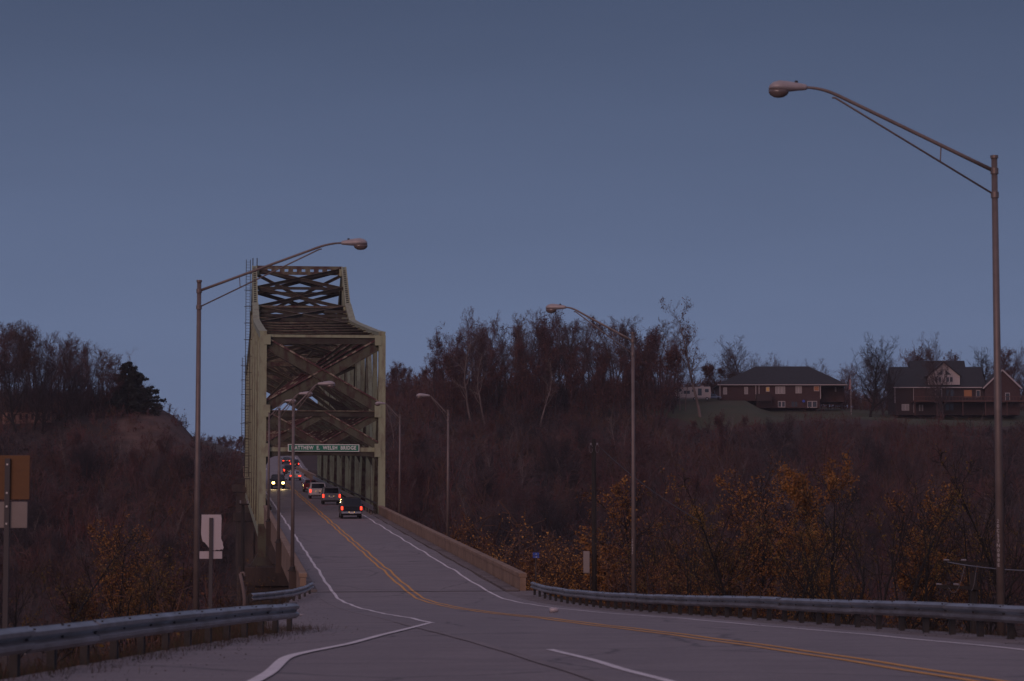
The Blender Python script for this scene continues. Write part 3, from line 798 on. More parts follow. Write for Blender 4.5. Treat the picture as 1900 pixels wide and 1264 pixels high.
# ------------------------------------------------------------------ street lamps
def street_lamp(base, top, arm, rise, lab, group=None, r0=0.105, r1=0.075, head_l=0.74, plate=True):
    """base, top: ends of the pole; arm: horizontal vector from pole to luminaire tip"""
    base, top = Vector(base), Vector(top)
    r = empty('street_lamp', base, label=lab, cat='street lamp', group=group)
    mb = MB(); mb.tube([base, base.lerp(top, 0.5), top], [r0, (r0 + r1) / 2, r1], 14); po = mb.build('pole', M['lamp'], r, smooth=True)
    mb = MB(); mb.tube([top - Vector((0, 0, 0.01)), top + Vector((0, 0, 0.05))], [r1 + 0.02, r1 + 0.02], 14); mb.build('pole_cap', M['lamp'], po)
    if plate:
        mb = MB(); mb.box(base + Vector((0, 0, 0.03)), (0.42, 0.42, 0.06))
        mb.tube([base + Vector((0, 0, 0.06)), base + Vector((0, 0, 0.22))], [r0 + 0.06, r0 + 0.02], 12)
        mb.build('base_flange', M['post'], r)
    arm = Vector((arm[0], arm[1], 0)); L = arm.length; h = arm / L
    al = L - head_l
    a0 = top - Vector((0, 0, 0.28))
    R_ = rise + 0.28
    # straight rising run, then a bend to the level
    def q(t, z): return a0 + h * (al * t) + Vector((0, 0, z))
    pts = []
    tb = 0.82; zb = R_ * 0.90
    for i in range(5): pts.append(q(tb * i / 4, zb * i / 4))
    for i in range(1, 8):
        t = i / 7; x = tb + (1 - tb) * t
        s0 = zb / tb * (1 - tb)
        z = zb + s0 * t - (s0 + zb - R_) * t * t
        pts.append(q(x, z))
    n = len(pts)
    mb = MB(); mb.tube(pts, [0.042 - 0.016 * i / n for i in range(n)], 10); ao = mb.build('arm', M['lamp'], r, smooth=True)
    b0 = top - Vector((0, 0, 0.62 + 0.16 * (L > 3.2))); b1 = q(tb * 1.02, zb * 1.0) - Vector((0, 0, 0.045))
    mb = MB(); mb.tube([b0, b1, b1 + h * 0.06], 0.021, 8); mb.build('brace', M['lamp'], r, smooth=True)
    pm = q(tb * 0.34, zb * 0.34); qm = b0.lerp(b1, 0.34)
    mb = MB(); mb.tube([pm, qm], 0.014, 6); mb.build('brace_strut', M['lamp'], r)
    for zc in (a0.z, b0.z):
        mb = MB(); mb.tube([(top.x, top.y, zc - 0.06), (top.x, top.y, zc + 0.06)], r1 + 0.022, 12); mb.build('clamp', M['lamp'], r)
    # luminaire: tapered shell with a bowl lens
    e0 = q(1.0, R_) - h * 0.06
    side = Vector((-h.y, h.x, 0)); up = Vector((0, 0, 1))
    secs = []
    for t, hw_, zt, zbm in ((0, 0.05, 0.05, -0.05), (0.06, 0.07, 0.07, -0.06), (0.3, 0.10, 0.11, -0.075), (0.52, 0.15, 0.14, -0.09), (0.72, 0.185, 0.155, -0.07), (0.88, 0.17, 0.12, -0.055), (0.97, 0.11, 0.06, -0.05), (1.0, 0.04, 0.0, -0.04)):
        c = e0 + h * (t * (head_l + 0.06))
        ring = []
        for k_ in range(16):
            an = 2 * math.pi * k_ / 16
            z = math.sin(an); ring.append(c + side * (hw_ * math.cos(an)) + up * (zt * z if z > 0 else -zbm * z))
        secs.append(ring)
    mb = MB(); mb.loft(secs); hd = mb.build('luminaire', M['head'], r, smooth=True)
    mb = MB(); secs = []
    cc = e0 + h * (0.74 * (head_l + 0.06)) + up * (-0.05)
    for z, s_ in ((0, 1.0), (-0.06, 0.97), (-0.11, 0.8), (-0.15, 0.5), (-0.165, 0.12)):
        secs.append([cc + up * z + h * (0.215 * s_ * math.cos(2 * math.pi * k_ / 16)) + side * (0.15 * s_ * math.sin(2 * math.pi * k_ / 16)) for k_ in range(16)])
    mb.loft(secs); mb.build('lens', M['lens'], hd, smooth=True)
    mb = MB(); c = e0 + h * (0.3 * head_l) + up * 0.14; mb.tube([c - up * 0.05, c], 0.035, 8); mb.build('photocell', M['post'], hd)
    return r

def pole_number(lampo, base, s, d, radius):
    """column of small stencilled characters down the camera side of a pole"""
    mats_ = (math.pi / 2, 0, 0)
    text_part('pole_number', '\n'.join(s), 0.10, M['decal'], lampo, Vector((base.x - radius * 0.45, base.y - radius * 0.93, base.z)), (math.pi / 2, 0, -0.45), 1.0, depth=0.004)

# approach lamps on the verges
def verge_lamp(bx, tx, ty, d, arm, rise, lab, **k):
    t = at(tx, ty, d); bz = float(terrain(at(bx, 1110, d).x, d)); b = Vector((at(bx, 1110, d).x, d, bz - 0.05))
    # plumb pole: only its foot is taken from the photograph
    t = Vector((b.x, d, t.z))
    return street_lamp(b, t, arm, rise, lab, **k), b
l1, b1 = verge_lamp(1857, 1851, 293, 54.5, (-4.66, 0.25), 1.52, 'tall street lamp behind the right guardrail, nearest to the camera', r0=0.092, r1=0.062)
pole_number(l1, Vector((b1.x, b1.y, at(1850, 1008, 54.5).z)), ['2', '0', 'C', '5', '2', 'N', '0', '8', '0', 'E'], 54.5, 0.12)
l2, b2 = verge_lamp(1176, 1177, 619, 99, (-3.25, 1.2), 1.08, 'street lamp behind the right guardrail, beside the wooden utility pole', r0=0.09, r1=0.06)
pole_number(l2, Vector((b2.x, b2.y, at(1172, 1014, 99).z)), ['1', '0', 'H', '8', '0', 'E'], 99, 0.105)
l3, b3 = verge_lamp(364, 375, 523, 80, (5.1, 0.3), 1.22, 'tall street lamp left of the road in front of the truss', r0=0.098, r1=0.065)
# lamps standing on the parapets
names = {('R', 0): 'parapet street lamp right of the roadway, nearer of two beside the portal',
         ('R', 1): 'parapet street lamp right of the roadway, close beside the portal post',
         ('L', 0): 'parapet street lamp left of the roadway, tallest in front of the name sign',
         ('L', 1): 'parapet street lamp left of the roadway, second from the camera',
         ('L', 2): 'parapet street lamp left of the roadway, closest to the portal post'}
for key, sgn in (('R', 1), ('L', -1)):
    for i, u in enumerate(LAMPS_B[key]):
        b = B(u, 5.62 if sgn > 0 else -5.27, 0.55); t = Vector((b.x, b.y, b.z + 8.25))
        street_lamp(b, t, -PRP * sgn * 2.05, 0.95, names[(key, i)], group='lamps on the bridge parapets', r0=0.10, r1=0.065, head_l=0.8)

# ------------------------------------------------------------------ signs
def post_z(x, d): return float(terrain(x, d))
d = 46.5
p = at(14, 900, d); r = empty('warning_sign', (p.x, d, post_z(p.x, d)), label='back of an orange-brown sign above a pale plate, at the left edge', cat='sign')
a_, b_ = at(-27, 845, d), at(54, 927, d)
mb = MB(); mb.box(((a_.x + b_.x) / 2, d + 0.03, (a_.z + b_.z) / 2), (b_.x - a_.x, 0.02, a_.z - b_.z)); mb.build('sign_panel', M['orange'], r, bevel=0.006)
a_, b_ = at(-22, 931, d), at(50, 980, d)
mb = MB(); mb.box(((a_.x + b_.x) / 2, d + 0.03, (a_.z + b_.z) / 2), (b_.x - a_.x, 0.02, a_.z - b_.z)); mb.build('lower_plate', M['alum_dk'], r, bevel=0.006)
t = at(14, 851, d)
mb = MB(); mb.box((p.x, d - 0.02, (t.z + r.location.z) / 2 - 0.2), (0.09, 0.05, t.z - r.location.z + 0.4)); mb.build('sign_post', M['signpost'], r)
for yy in (862, 915, 940, 972):
    mb = MB(); q = at(14, yy, d); mb.box((p.x, d - 0.05, q.z), (0.03, 0.02, 0.03)); mb.build('bolt', M['galv'], r)

d = 78.0
p = at(392, 1000, d); r = empty('route_marker', (p.x, d, post_z(p.x, d)), label='back of a pale state-shaped route marker with a plate below', cat='sign')
poly = [(374, 955), (410, 955), (411, 962), (410, 1000), (413, 1006), (413.5, 1012), (415, 1016), (413, 1020), (410, 1019), (407, 1021), (402, 1020), (398, 1022), (395, 1021), (391, 1019), (387, 1016), (384, 1012), (380, 1007), (376, 1005), (374.5, 1000), (373, 990), (373.5, 975)]
mb = MB(); mb.prism([at(x, y, d) + Vector((0, 0.02, 0)) for x, y in poly][::-1], (0, 0.012, 0)); mb.build('sign_panel', M['alum'], r)
a_, b_ = at(370, 1023, d), at(412, 1037, d)
mb = MB(); mb.box(((a_.x + b_.x) / 2, d + 0.026, (a_.z + b_.z) / 2), (b_.x - a_.x, 0.012, a_.z - b_.z)); mb.build('lower_plate', M['alum'], r, bevel=0.004)
t = at(391.5, 961, d)
mb = MB(); mb.box((at(391.5, 1000, d).x, d - 0.02, (t.z + r.location.z) / 2 - 0.2), (0.105, 0.05, t.z - r.location.z + 0.4)); mb.build('sign_post', M['signpost'], r)

d = 138.0
p = at(994, 1030, d); r = empty('blue_road_sign', (p.x, d, post_z(p.x, d)), label='small blue sign with two panels beyond the right parapet end', cat='sign')
for y0, y1, txt in ((1025.5, 1031, '2'), (1032, 1035.5, '138')):
    a_, b_ = at(988.5, y0, d), at(1000.5, y1, d); c = (a_ + b_) / 2
    mb = MB(); mb.box((c.x, d, c.z), (b_.x - a_.x, 0.02, a_.z - b_.z)); pn = mb.build('sign_panel', M['blue'], r)
    text_part('lettering', txt, (a_.z - b_.z) * 0.75, M['letter'], pn, Vector((c.x, d - 0.02, c.z)) - r.location, (math.pi / 2, 0, 0), depth=0.003)
z0 = r.location.z
mb = MB(); mb.box((p.x, d + 0.04, (z0 + at(994, 1026, d).z) / 2 - 0.2), (0.05, 0.04, at(994, 1026, d).z - z0 + 0.4)); mb.build('sign_post', M['signpost'], r)

# ------------------------------------------------------------------ utility poles and wires
def catenary(p, q, sag, n=14):
    p, q = Vector(p), Vector(q)
    return [p.lerp(q, i / n) - Vector((0, 0, sag * 4 * (i / n) * (1 - i / n))) for i in range(n + 1)]
d = 150.0
t = at(1101.5, 815, d); zb = post_z(t.x, d)
up = empty('utility_pole', (t.x, d, zb), label='dark wooden utility pole with a grey meter box behind the guardrail', cat='utility pole')
mb = MB(); mb.tube([(t.x + 0.05, d, zb - 0.3), (t.x, d, t.z)], [0.17, 0.125], 10); mb.build('pole', M['wood'], up, smooth=True)
a_, b_ = at(1082, 1023, d), at(1094, 1064, d)
mb = MB(); mb.box(((a_.x + b_.x) / 2, d - 0.22, (a_.z + b_.z) / 2), (b_.x - a_.x, 0.3, a_.z - b_.z)); bx = mb.build('meter_box', M['box'], up, bevel=0.02)
mb = MB(); mb.box(((a_.x + b_.x) / 2, d - 0.385, (a_.z + b_.z) / 2), ((b_.x - a_.x) * 0.86, 0.02, (a_.z - b_.z) * 0.9)); mb.build('box_door', M['box'], bx)
mb = MB(); q = at(1096, 1064, d); mb.tube([(q.x, d - 0.15, q.z), (q.x, d - 0.15, zb - 0.1)], 0.04, 6); mb.build('conduit', M['post'], up)
for sx in (-0.16, 0.2):
    mb = MB(); q = at(1101.5, 826, d)
    ring = [Vector((q.x + sx + 0.10 * math.cos(an), d - 0.14, q.z - 0.2 + 0.24 * math.sin(an))) for an in np.linspace(0.4, 2 * math.pi, 14)]
    mb.tube(ring, 0.008, 5); mb.build('wire_loop', M['insul'], up)
    mb = MB(); mb.tube([(q.x + sx, d - 0.1, q.z), (q.x + sx, d - 0.1, q.z + 0.12)], 0.05, 8); mb.build('insulator', M['insul'], up)
wi = MB(); wi.tube(catenary(at(1112, 829, d), at(1300, 968, d - 35), 0.25), 0.018, 5)
tag(wi.build('wire', M['wire']), 'dark service wire slanting down from the wooden utility pole to the right', 'wire')

d = 92.0
t = at(1806, 1062, d); zb = post_z(t.x, d)
up = empty('utility_pole', (t.x, d, zb), label='low crossarm utility pole below the embankment beside the nearest street lamp', cat='utility pole')
mb = MB(); mb.tube([(t.x, d, zb - 0.3), (t.x, d, t.z)], [0.15, 0.12], 10); mb.build('pole', M['wood'], up, smooth=True)
for x0, x1, y0, y1 in ((1752, 1834, 1043, 1047), (1738, 1818, 1088, 1092)):
    mb = MB(); mb.bar(at(x0, y0, d - 0.2), at(x1, y1, d - 0.2), 0.1, 0.11); ca = mb.build('crossarm', M['wood'], up)
    for xx_ in (x0 + 4, x0 + 36):
        mb = MB(); q = at(xx_, y0, d - 0.2); mb.tube([q + Vector((-0.09, 0, 0.07)), q + Vector((0.09, 0, 0.06))], 0.035, 8); mb.build('insulator', M['insul'], ca)
mb = MB(); mb.tube(catenary(at(1790, 1048, d - .25), at(1760, 1090, d - .3), 0.5), 0.007, 5); mb.build('jumper_wire', M['insul'], up)
mb = MB(); mb.tube(catenary(at(1812, 1050, d - .25), at(1802, 1096, d - .3), 0.2), 0.007, 5); mb.build('jumper_wire', M['insul'], up)
wi = MB(); wi.tube(catenary(at(1758, 1043, d - .2), at(1990, 1060, d - 20), 0.1), 0.016, 5)
tag(wi.build('wire', M['insul']), 'pale power line running right from the low crossarm pole', 'wire')

d = 175.0
t = at(451, 935, d); zb = post_z(t.x, d)
up = empty('utility_pole', (t.x, d, zb), label='slim utility pole with crossarm left of the near pier', cat='utility pole')
mb = MB(); mb.tube([(t.x, d, zb - 0.3), (t.x, d, t.z)], [0.16, 0.11], 10); mb.build('pole', M['wood'], up, smooth=True)
mb = MB(); mb.bar(at(444, 936, d - .2), at(462, 936, d - .2), 0.09, 0.1); ca = mb.build('crossarm', M['wood'], up)
for xx_ in (446, 459):
    mb = MB(); q = at(xx_, 934, d - .2); mb.tube([q, q + Vector((0, 0, 0.2))], 0.05, 6); mb.build('insulator', M['insul'], ca)
d = 112.0
b_ = at(454, 1112, d); t = at(445.5, 1064, d)
mb = MB(); mb.tube([b_ - Vector((0, 0, 1.2)), b_, b_.lerp(t, 0.5) + Vector((0.02, 0, 0)), t], [0.09, 0.085, 0.075, 0.07], 8)
mb.tube([t, t + Vector((0.14, 0, 0.04)), t + Vector((0.2, 0, -0.12))], 0.05, 6)
tag(mb.build('leaning_post', BARK[2], smooth=True), 'pale leaning broken post behind the left guardrail', 'post')

# litter
mb = MB(); q = at(1028, 1115, 84); zz = float(rz(84)) + 0.10
mb.tube([(q.x - 0.14, 84, zz), (q.x + 0.08, 84.05, zz + 0.01), (q.x + 0.15, 84.05, zz)], [0.085, 0.085, 0.05], 10)
tag(mb.build('plastic_jug', M['alum'], smooth=True), 'white plastic jug lying at the foot of the right guardrail', 'jug')
mb = MB(); mb.box((at(556, 1136, 78).x, 78, float(rz(78)) + 0.03), (0.11, 0.4, 0.04), rz=0.4)
tag(mb.build('paper_scrap', M['alum'], bevel=0.01), 'white scrap of litter on the left shoulder pavement', 'litter')

# ------------------------------------------------------------------ vehicles
CM = {'glass': mat('car_glass', (0.012, 0.013, 0.016), 0.08, spec=0.6),
      'tyre': mat('tyre', (0.012, 0.012, 0.012), 0.85), 'rim': mat('rim', (0.3, 0.3, 0.31), 0.35, 0.7),
      'trim': mat('bumper_trim', (0.03, 0.03, 0.032), 0.6), 'chrome': mat('chrome', (0.62, 0.6, 0.6), 0.2, 0.9),
      'plate': mat('licence_plate', (0.55, 0.5, 0.48), 0.5), 'plate_lamp': emis('plate_lamp', (1.0, 0.55, 0.2), 1.6),
      'tail': emis('tail_lamp', (1.0, 0.045, 0.02), 3.0), 'tail_off': mat('tail_lamp_off', (0.18, 0.012, 0.012), 0.25),
      'head': emis('head_lamp', (1.0, 0.62, 0.16), 22.0)}
PAINT = {'black': mat('paint_black', (0.008, 0.009, 0.012), 0.25, spec=0.6), 'silver': mat('paint_silver', (0.26, 0.25, 0.26), 0.35, 0.5),
         'white': mat('paint_white', (0.62, 0.58, 0.57), 0.35), 'red': mat('paint_red', (0.16, 0.012, 0.016), 0.35),
         'charcoal': mat('paint_charcoal', (0.035, 0.035, 0.04), 0.3, 0.3), 'tan': mat('paint_tan', (0.3, 0.25, 0.2), 0.35, 0.3)}
SH = {'suv': ([(-2.42, .50, 1.02, 1.06, .84, .90, .80), (-2.36, .40, 1.06, 1.12, .88, .93, .82), (-2.16, .38, 1.07, 1.74, .88, .94, .74), (-0.9, .34, 1.06, 1.78, .90, .95, .75), (0.45, .34, 1.05, 1.76, .90, .95, .74), (1.2, .34, 1.04, 1.09, .90, .93, .80), (2.25, .36, .98, 1.0, .88, .91, .80), (2.42, .48, .85, .87, .80, .83, .7)], 1, 4, 1.0, 0.35),
      'van': ([(-2.42, .48, 1.00, 1.04, .86, .92, .82), (-2.36, .40, 1.05, 1.10, .88, .95, .84), (-2.18, .34, 1.06, 1.70, .9, .96, .78), (-0.8, .3, 1.05, 1.76, .92, .97, .78), (.4, .3, 1.05, 1.73, .92, .97, .77), (1.5, .3, 1.03, 1.08, .9, .95, .84), (2.25, .32, .85, .88, .86, .9, .8), (2.42, .42, .7, .72, .78, .8, .7)], 1, 4, 0.8, 0.33),
      'sedan': ([(-2.3, .48, .92, .95, .80, .85, .76), (-2.2, .36, .96, 1.0, .83, .88, .78), (-1.7, .32, .98, 1.02, .84, .89, .77), (-1.0, .3, .97, 1.40, .85, .90, .63), (.2, .3, .96, 1.43, .86, .90, .63), (1.0, .3, .94, .98, .85, .89, .76), (2.1, .32, .8, .82, .82, .85, .75), (2.28, .42, .68, .7, .72, .74, .66)], 2, 4, 0.82, 0.31)}
def car(kind, d, v, paint, lab, on=True, facing=1, group='cars queuing on the bridge', chrome=False, width=1.0):
    st, rg, fg, tl, wr = SH[kind]
    x = float(cx(d)) + v; sl = (float(cx(d + 2)) - float(cx(d - 2))) / 4; gr = float(np.interp(d + 3, _rd, _rz) - np.interp(d - 3, _rd, _rz)) / 6
    name = {'suv': 'suv', 'van': 'minivan', 'sedan': 'sedan'}[kind]
    r = empty(name, (x, d, float(rz(d)) + 0.01), label=lab, cat={'suv': 'suv', 'van': 'minivan', 'sedan': 'car'}[kind], group=group)
    th = math.atan2(-sl, 1) + (math.pi if facing < 0 else 0)
    r.rotation_euler = (math.atan(gr) * facing, 0, th)
    r.scale = (width, 1, 1)
    secs = []
    for y, zb, ze, zt, wb, we, wt in st:
        zm = zb + (ze - zb) * 0.5
        secs.append([Vector(p) for p in ((-wb * .9, y, zb), (-wb, y, zb + .06), (-we, y, zm), (-we * .985, y, ze), (-wt, y, zt - .03), (-wt * .92, y, zt), (0, y, zt + .02), (wt * .92, y, zt), (wt, y, zt - .03), (we * .985, y, ze), (we, y, zm), (wb, y, zb + .06), (wb * .9, y, zb))])
    mb = MB(); mb.loft(secs); body = mb.build('body', PAINT[paint], r, smooth=False, rel=False)
    b = body.modifiers.new('bevel', 'BEVEL'); b.width = 0.03; b.segments = 2; b.limit_method = 'ANGLE'; b.angle_limit = R(20)
    def pane(nm, quad, off):
        q = [Vector(p) for p in quad]; c = sum(q, Vector()) / 4
        nrm = (q[1] - q[0]).cross(q[3] - q[0]).normalized()
        if nrm.dot(Vector(off)) < 0: nrm = -nrm
        q = [c + (p - c) * 0.86 + nrm * 0.015 for p in q]
        m_ = MB(); m_.prism(q, -nrm * 0.012); return m_.build(nm, CM['glass'], r, rel=False)
    A, Bq = st[rg], st[rg + 1]
    pane('rear_window', [(-A[6], A[0], A[3]), (A[6], A[0], A[3]), (Bq[6], Bq[0], Bq[3]), (-Bq[6], Bq[0], Bq[3])], (0, -1, 0.4))
    A, Bq = st[fg + 1], st[fg]
    pane('windshield', [(-A[6], A[0], A[3]), (A[6], A[0], A[3]), (Bq[6], Bq[0], Bq[3]), (-Bq[6], Bq[0], Bq[3])], (0, 1, 0.4))
    for sx in (-1, 1):
        for i0 in range(rg + 1, fg):
            A, Bq = st[i0], st[i0 + 1]
            pane('side_window', [(sx * A[5] * .985, A[0], A[2]), (sx * Bq[5] * .985, Bq[0], Bq[2]), (sx * Bq[6], Bq[0], Bq[3] - .03), (sx * A[6], A[0], A[3] - .03)], (sx, 0, 0))
        zc, hh = (0.98, .30) if kind == 'suv' else ((0.96, .34) if kind == 'van' else (0.80, .16))
        ww = 0.17 if kind != 'sedan' else 0.36
        yb = st[0][0]
        m_ = MB(); m_.box((sx * (st[0][5] - ww / 2 - .01), yb - 0.005, zc - 0.08), (ww, 0.09, hh)); m_.build('tail_light', CM['tail'] if on else CM['tail_off'], r, rel=False, bevel=0.02)
        m_ = MB(); m_.box((sx * 0.62, st[-1][0] - 0.02, 0.74 if kind != 'sedan' else 0.62), (0.32, 0.1, 0.24)); m_.build('headlight', CM['head'] if facing < 0 else CM['glass'], r, rel=False, bevel=0.03)
        m_ = MB(); m_.box((sx * (st[fg][5] + 0.10), st[fg][0] + 0.45, st[fg][2] + 0.08), (0.2, 0.1, 0.15)); m_.build('wing_mirror', PAINT[paint], r, rel=False, bevel=0.02)
        for yw in (-1.45, 1.45):
            m_ = MB(); m_.tube([(sx * 0.66, yw, wr), (sx * 0.89, yw, wr)], wr, 20); wo = m_.build('wheel', CM['tyre'], r, rel=False)
            m_ = MB(); m_.tube([(sx * 0.885, yw, wr), (sx * 0.90, yw, wr)], wr * 0.62, 14); m_.build('rim', CM['rim'], wo, rel=False)
    m_ = MB(); m_.box((0, st[0][0] - 0.02, 0.53), (1.70, 0.16, 0.17)); bp = m_.build('rear_bumper', CM['chrome'] if chrome else (PAINT[paint] if kind != 'suv' else CM['trim']), r, rel=False, bevel=0.03)
    m_ = MB(); m_.box((0, st[0][0] - 0.11, 0.53 if chrome else 0.76), (0.34, 0.02, 0.16)); m_.build('licence_plate', CM['plate'], r, rel=False)
    if on:
        for sx in (-0.22, 0.22):
            m_ = MB(); m_.box((sx, st[0][0] - 0.105, 0.58 if chrome else 0.86), (0.05, 0.02, 0.05)); m_.build('plate_lamp', CM['plate_lamp'], r, rel=False)
    m_ = MB(); m_.box((0, st[-1][0] + 0.02, 0.48), (1.6, 0.14, 0.18)); m_.build('front_bumper', CM['trim'], r, rel=False, bevel=0.03)
    m_ = MB(); m_.box((0, 0, 0.36), (1.5, 3.9, 0.16)); m_.build('underbody', CM['trim'], r, rel=False)
    if facing < 0:
        for sx in (-0.62, 0.62):
            hl = bpy.data.lights.new('headlight_beam', 'SPOT'); hl.energy = 260; hl.color = (1.0, 0.72, 0.32); hl.spot_size = R(38); hl.spot_blend = 0.7; hl.shadow_soft_size = 0.1
            ho = bpy.data.objects.new('headlight_beam', hl); COL.objects.link(ho); ho.parent = r; ho.location = (sx, st[-1][0] + 0.12, 0.74); ho.rotation_euler = (R(90 - 14), 0, 0)
        m_ = MB(); m_.box((0, st[-1][0] + 0.005, 0.72), (0.9, 0.06, 0.2)); m_.build('grille', CM['trim'], r, rel=False)
    return r
car('suv', 226, 2.1, 'black', 'black suv with chrome bumper, last in the queue', chrome=True)
car('van', 268, 2.1, 'silver', 'silver minivan just ahead of the black suv')
car('van', 291, 1.55, 'white', 'white minivan partly hidden by the silver minivan')
car('sedan', 322, 1.8, 'red', 'dark red sedan without lit tail lights', on=False)
car('sedan', 398, 1.95, 'white', 'white sedan with bright tail lights farther up the bridge')
car('suv', 438, 1.9, 'charcoal', 'dark suv ahead of the white sedan')
car('sedan', 465, 1.4, 'charcoal', 'dark car at the far left of the queue')
car('suv', 526, 2.0, 'black', 'black vehicle at the far end beyond the truss')
car('sedan', 546, 0.9, 'charcoal', 'farthest dark car, cut by the portal arch')
car('suv', 342, -1.75, 'charcoal', 'oncoming dark vehicle with glowing yellow headlights', on=False, facing=-1, group=None)

# ------------------------------------------------------------------ houses on the hill
HM = {'brick': mat('brick_wall', (0.072, 0.036, 0.036), 0.9, var=(0.05, 0.026, 0.027), scale=2.5, amt=1.0),
      'roof': mat('roof_shingle', (0.030, 0.033, 0.040), 0.9, var=(0.022, 0.024, 0.030), scale=1.2, amt=1.0, bump=0.3, bscale=4),
      'trimw': mat('white_trim', (0.42, 0.36, 0.36), 0.7), 'siding': mat('white_siding', (0.55, 0.47, 0.45), 0.7, var=(0.46, 0.38, 0.37), scale=1.5, amt=1.0, stretch=(1, 1, 6)),
      'glass': mat('window_glass', (0.05, 0.055, 0.065), 0.15), 'curtain': mat('curtain', (0.30, 0.27, 0.27), 0.7), 'lit': emis('lit_window', (1.0, 0.5, 0.16), 0.12), 'dim': emis('dim_window', (1.0, 0.36, 0.14), 0.035),
      'deck': mat('deck_wood', (0.10, 0.045, 0.038), 0.8), 'dark': mat('dark_wall', (0.045, 0.028, 0.03), 0.9), 'pink': mat('tan_siding', (0.34, 0.20, 0.16), 0.85, var=(0.22, 0.12, 0.10), scale=1.2, amt=1.0)}  # 'dark' is the deep brown of walls, deck parts and frames
def pbox(mb, x0, x1, y0, y1, d0, d1, m=0):
    """box whose front face covers photo pixels x0..x1, y0..y1 at distance d0 and which is d1-d0 deep"""
    a_, b_ = at(x0, y0, d0), at(x1, y1, d0)
    mb.box(((a_.x + b_.x) / 2, (d0 + d1) / 2, (a_.z + b_.z) / 2), (b_.x - a_.x, d1 - d0, a_.z - b_.z), m)
    return mb
def window(r, x0, x1, y0, y1, d, m='curtain', fr='trimw', mull=1):
    mb = MB(); pbox(mb, x0, x1, y0, y1, d - 0.06, d - 0.001); o = mb.build('window', HM[fr], r)
    e = 0.14 * 8
    for i in range(mull):
        xa = x0 + (x1 - x0) * i / mull + e * 0.8; xb = x0 + (x1 - x0) * (i + 1) / mull - e * 0.8
        mb = MB(); pbox(mb, xa, xb, y0 + e, y1 - e, d - 0.075, d - 0.061); mb.build('pane', HM[m], o)
D1 = 612.0
h1 = empty('brick_house', (at(1430, 745, D1).x, D1 + 7, 34.2), label='low brick ranch house with wide dark hip roof on the hill', cat='house')
mb = MB(); pbox(mb, 1335, 1522, 712, 744, D1, D1 + 14); mb.build('wall', HM['brick'], h1)
mb = MB(); pbox(mb, 1404, 1521, 744, 757, D1 + 0.1, D1 + 13); mb.build('basement_wall', HM['brick'], h1)
mb = MB(); pbox(mb, 1522.2, 1567, 714, 746, D1 + 5, D1 + 13); mb.build('wing_wall', HM['brick'], h1)
def hip(r, x0, x1, ye, xr0, xr1, yr, d0, d1, nm='roof'):
    e = [at(x0, ye, d0), at(x1, ye, d0)]; dm = (d0 + d1) / 2
    zr = at(0, yr, dm).z; e += [Vector((e[1].x, d1, e[0].z)), Vector((e[0].x, d1, e[0].z))]
    ra, rb = Vector((at(xr0, yr, dm).x, dm, zr)), Vector((at(xr1, yr, dm).x, dm, zr))
    mb = MB(); th = Vector((0, 0, -0.25))
    mb.add(e + [ra, rb] + [p + th for p in e], [(0, 1, 5, 4), (1, 2, 5), (2, 3, 4, 5), (3, 0, 4), (0, 6, 7, 1), (1, 7, 8, 2), (2, 8, 9, 3), (3, 9, 6, 0), (9, 8, 7, 6)])
    ro = mb.build(nm, HM['roof'], r)
    mb = MB(); mb.bar(e[0] + Vector((0, -0.05, -0.15)), e[1] + Vector((0, -0.05, -0.15)), 0.12, 0.2); mb.build('gutter', HM['trimw'], ro)
    return ro
hip(h1, 1331, 1572, 713, 1402, 1500, 680, D1 - 0.7, D1 + 14.7)
for wdw in ((1342, 1349, 719, 732), (1381, 1388, 718, 731.6), (1438.5, 1457, 717, 731, 'curtain', 'trimw', 3), (1476, 1487.6, 716.5, 730, 'curtain', 'trimw', 2), (1421, 1428, 718, 727, 'lit'), (1510, 1520, 716, 726, 'dim')):
    window(h1, *wdw[:4], D1, *wdw[4:])
window(h1, 1549, 1552, 719, 727, D1 + 5)
for wdw in ((1443.5, 1457, 744.5, 756, 'glass', 'trimw', 2), (1468, 1480, 744.5, 756, 'glass', 'brick', 2), (1498, 1516, 744.2, 756.5, 'glass', 'trimw', 2)): window(h1, *wdw[:4], D1 + 0.1, *wdw[4:])
for xx_ in (1402.5, 1408.5, 1336, 1522.4):
    mb = MB(); pbox(mb, xx_ - 0.8, xx_ + 0.8, 714, 740, D1 - 0.35, D1 - 0.15); mb.build('white_post', HM['trimw'], h1)
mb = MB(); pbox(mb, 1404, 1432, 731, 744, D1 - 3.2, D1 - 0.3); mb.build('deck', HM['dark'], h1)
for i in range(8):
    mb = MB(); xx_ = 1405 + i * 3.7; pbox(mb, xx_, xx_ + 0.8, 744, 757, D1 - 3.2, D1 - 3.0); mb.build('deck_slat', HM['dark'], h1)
mb = MB(); q = at(1491, 745, D1 - 1); mb.tube([q, q + Vector((0, -0.12, 0.05))], [0.30, 0.34], 12); dish = mb.build('satellite_dish', M['blue'], h1)

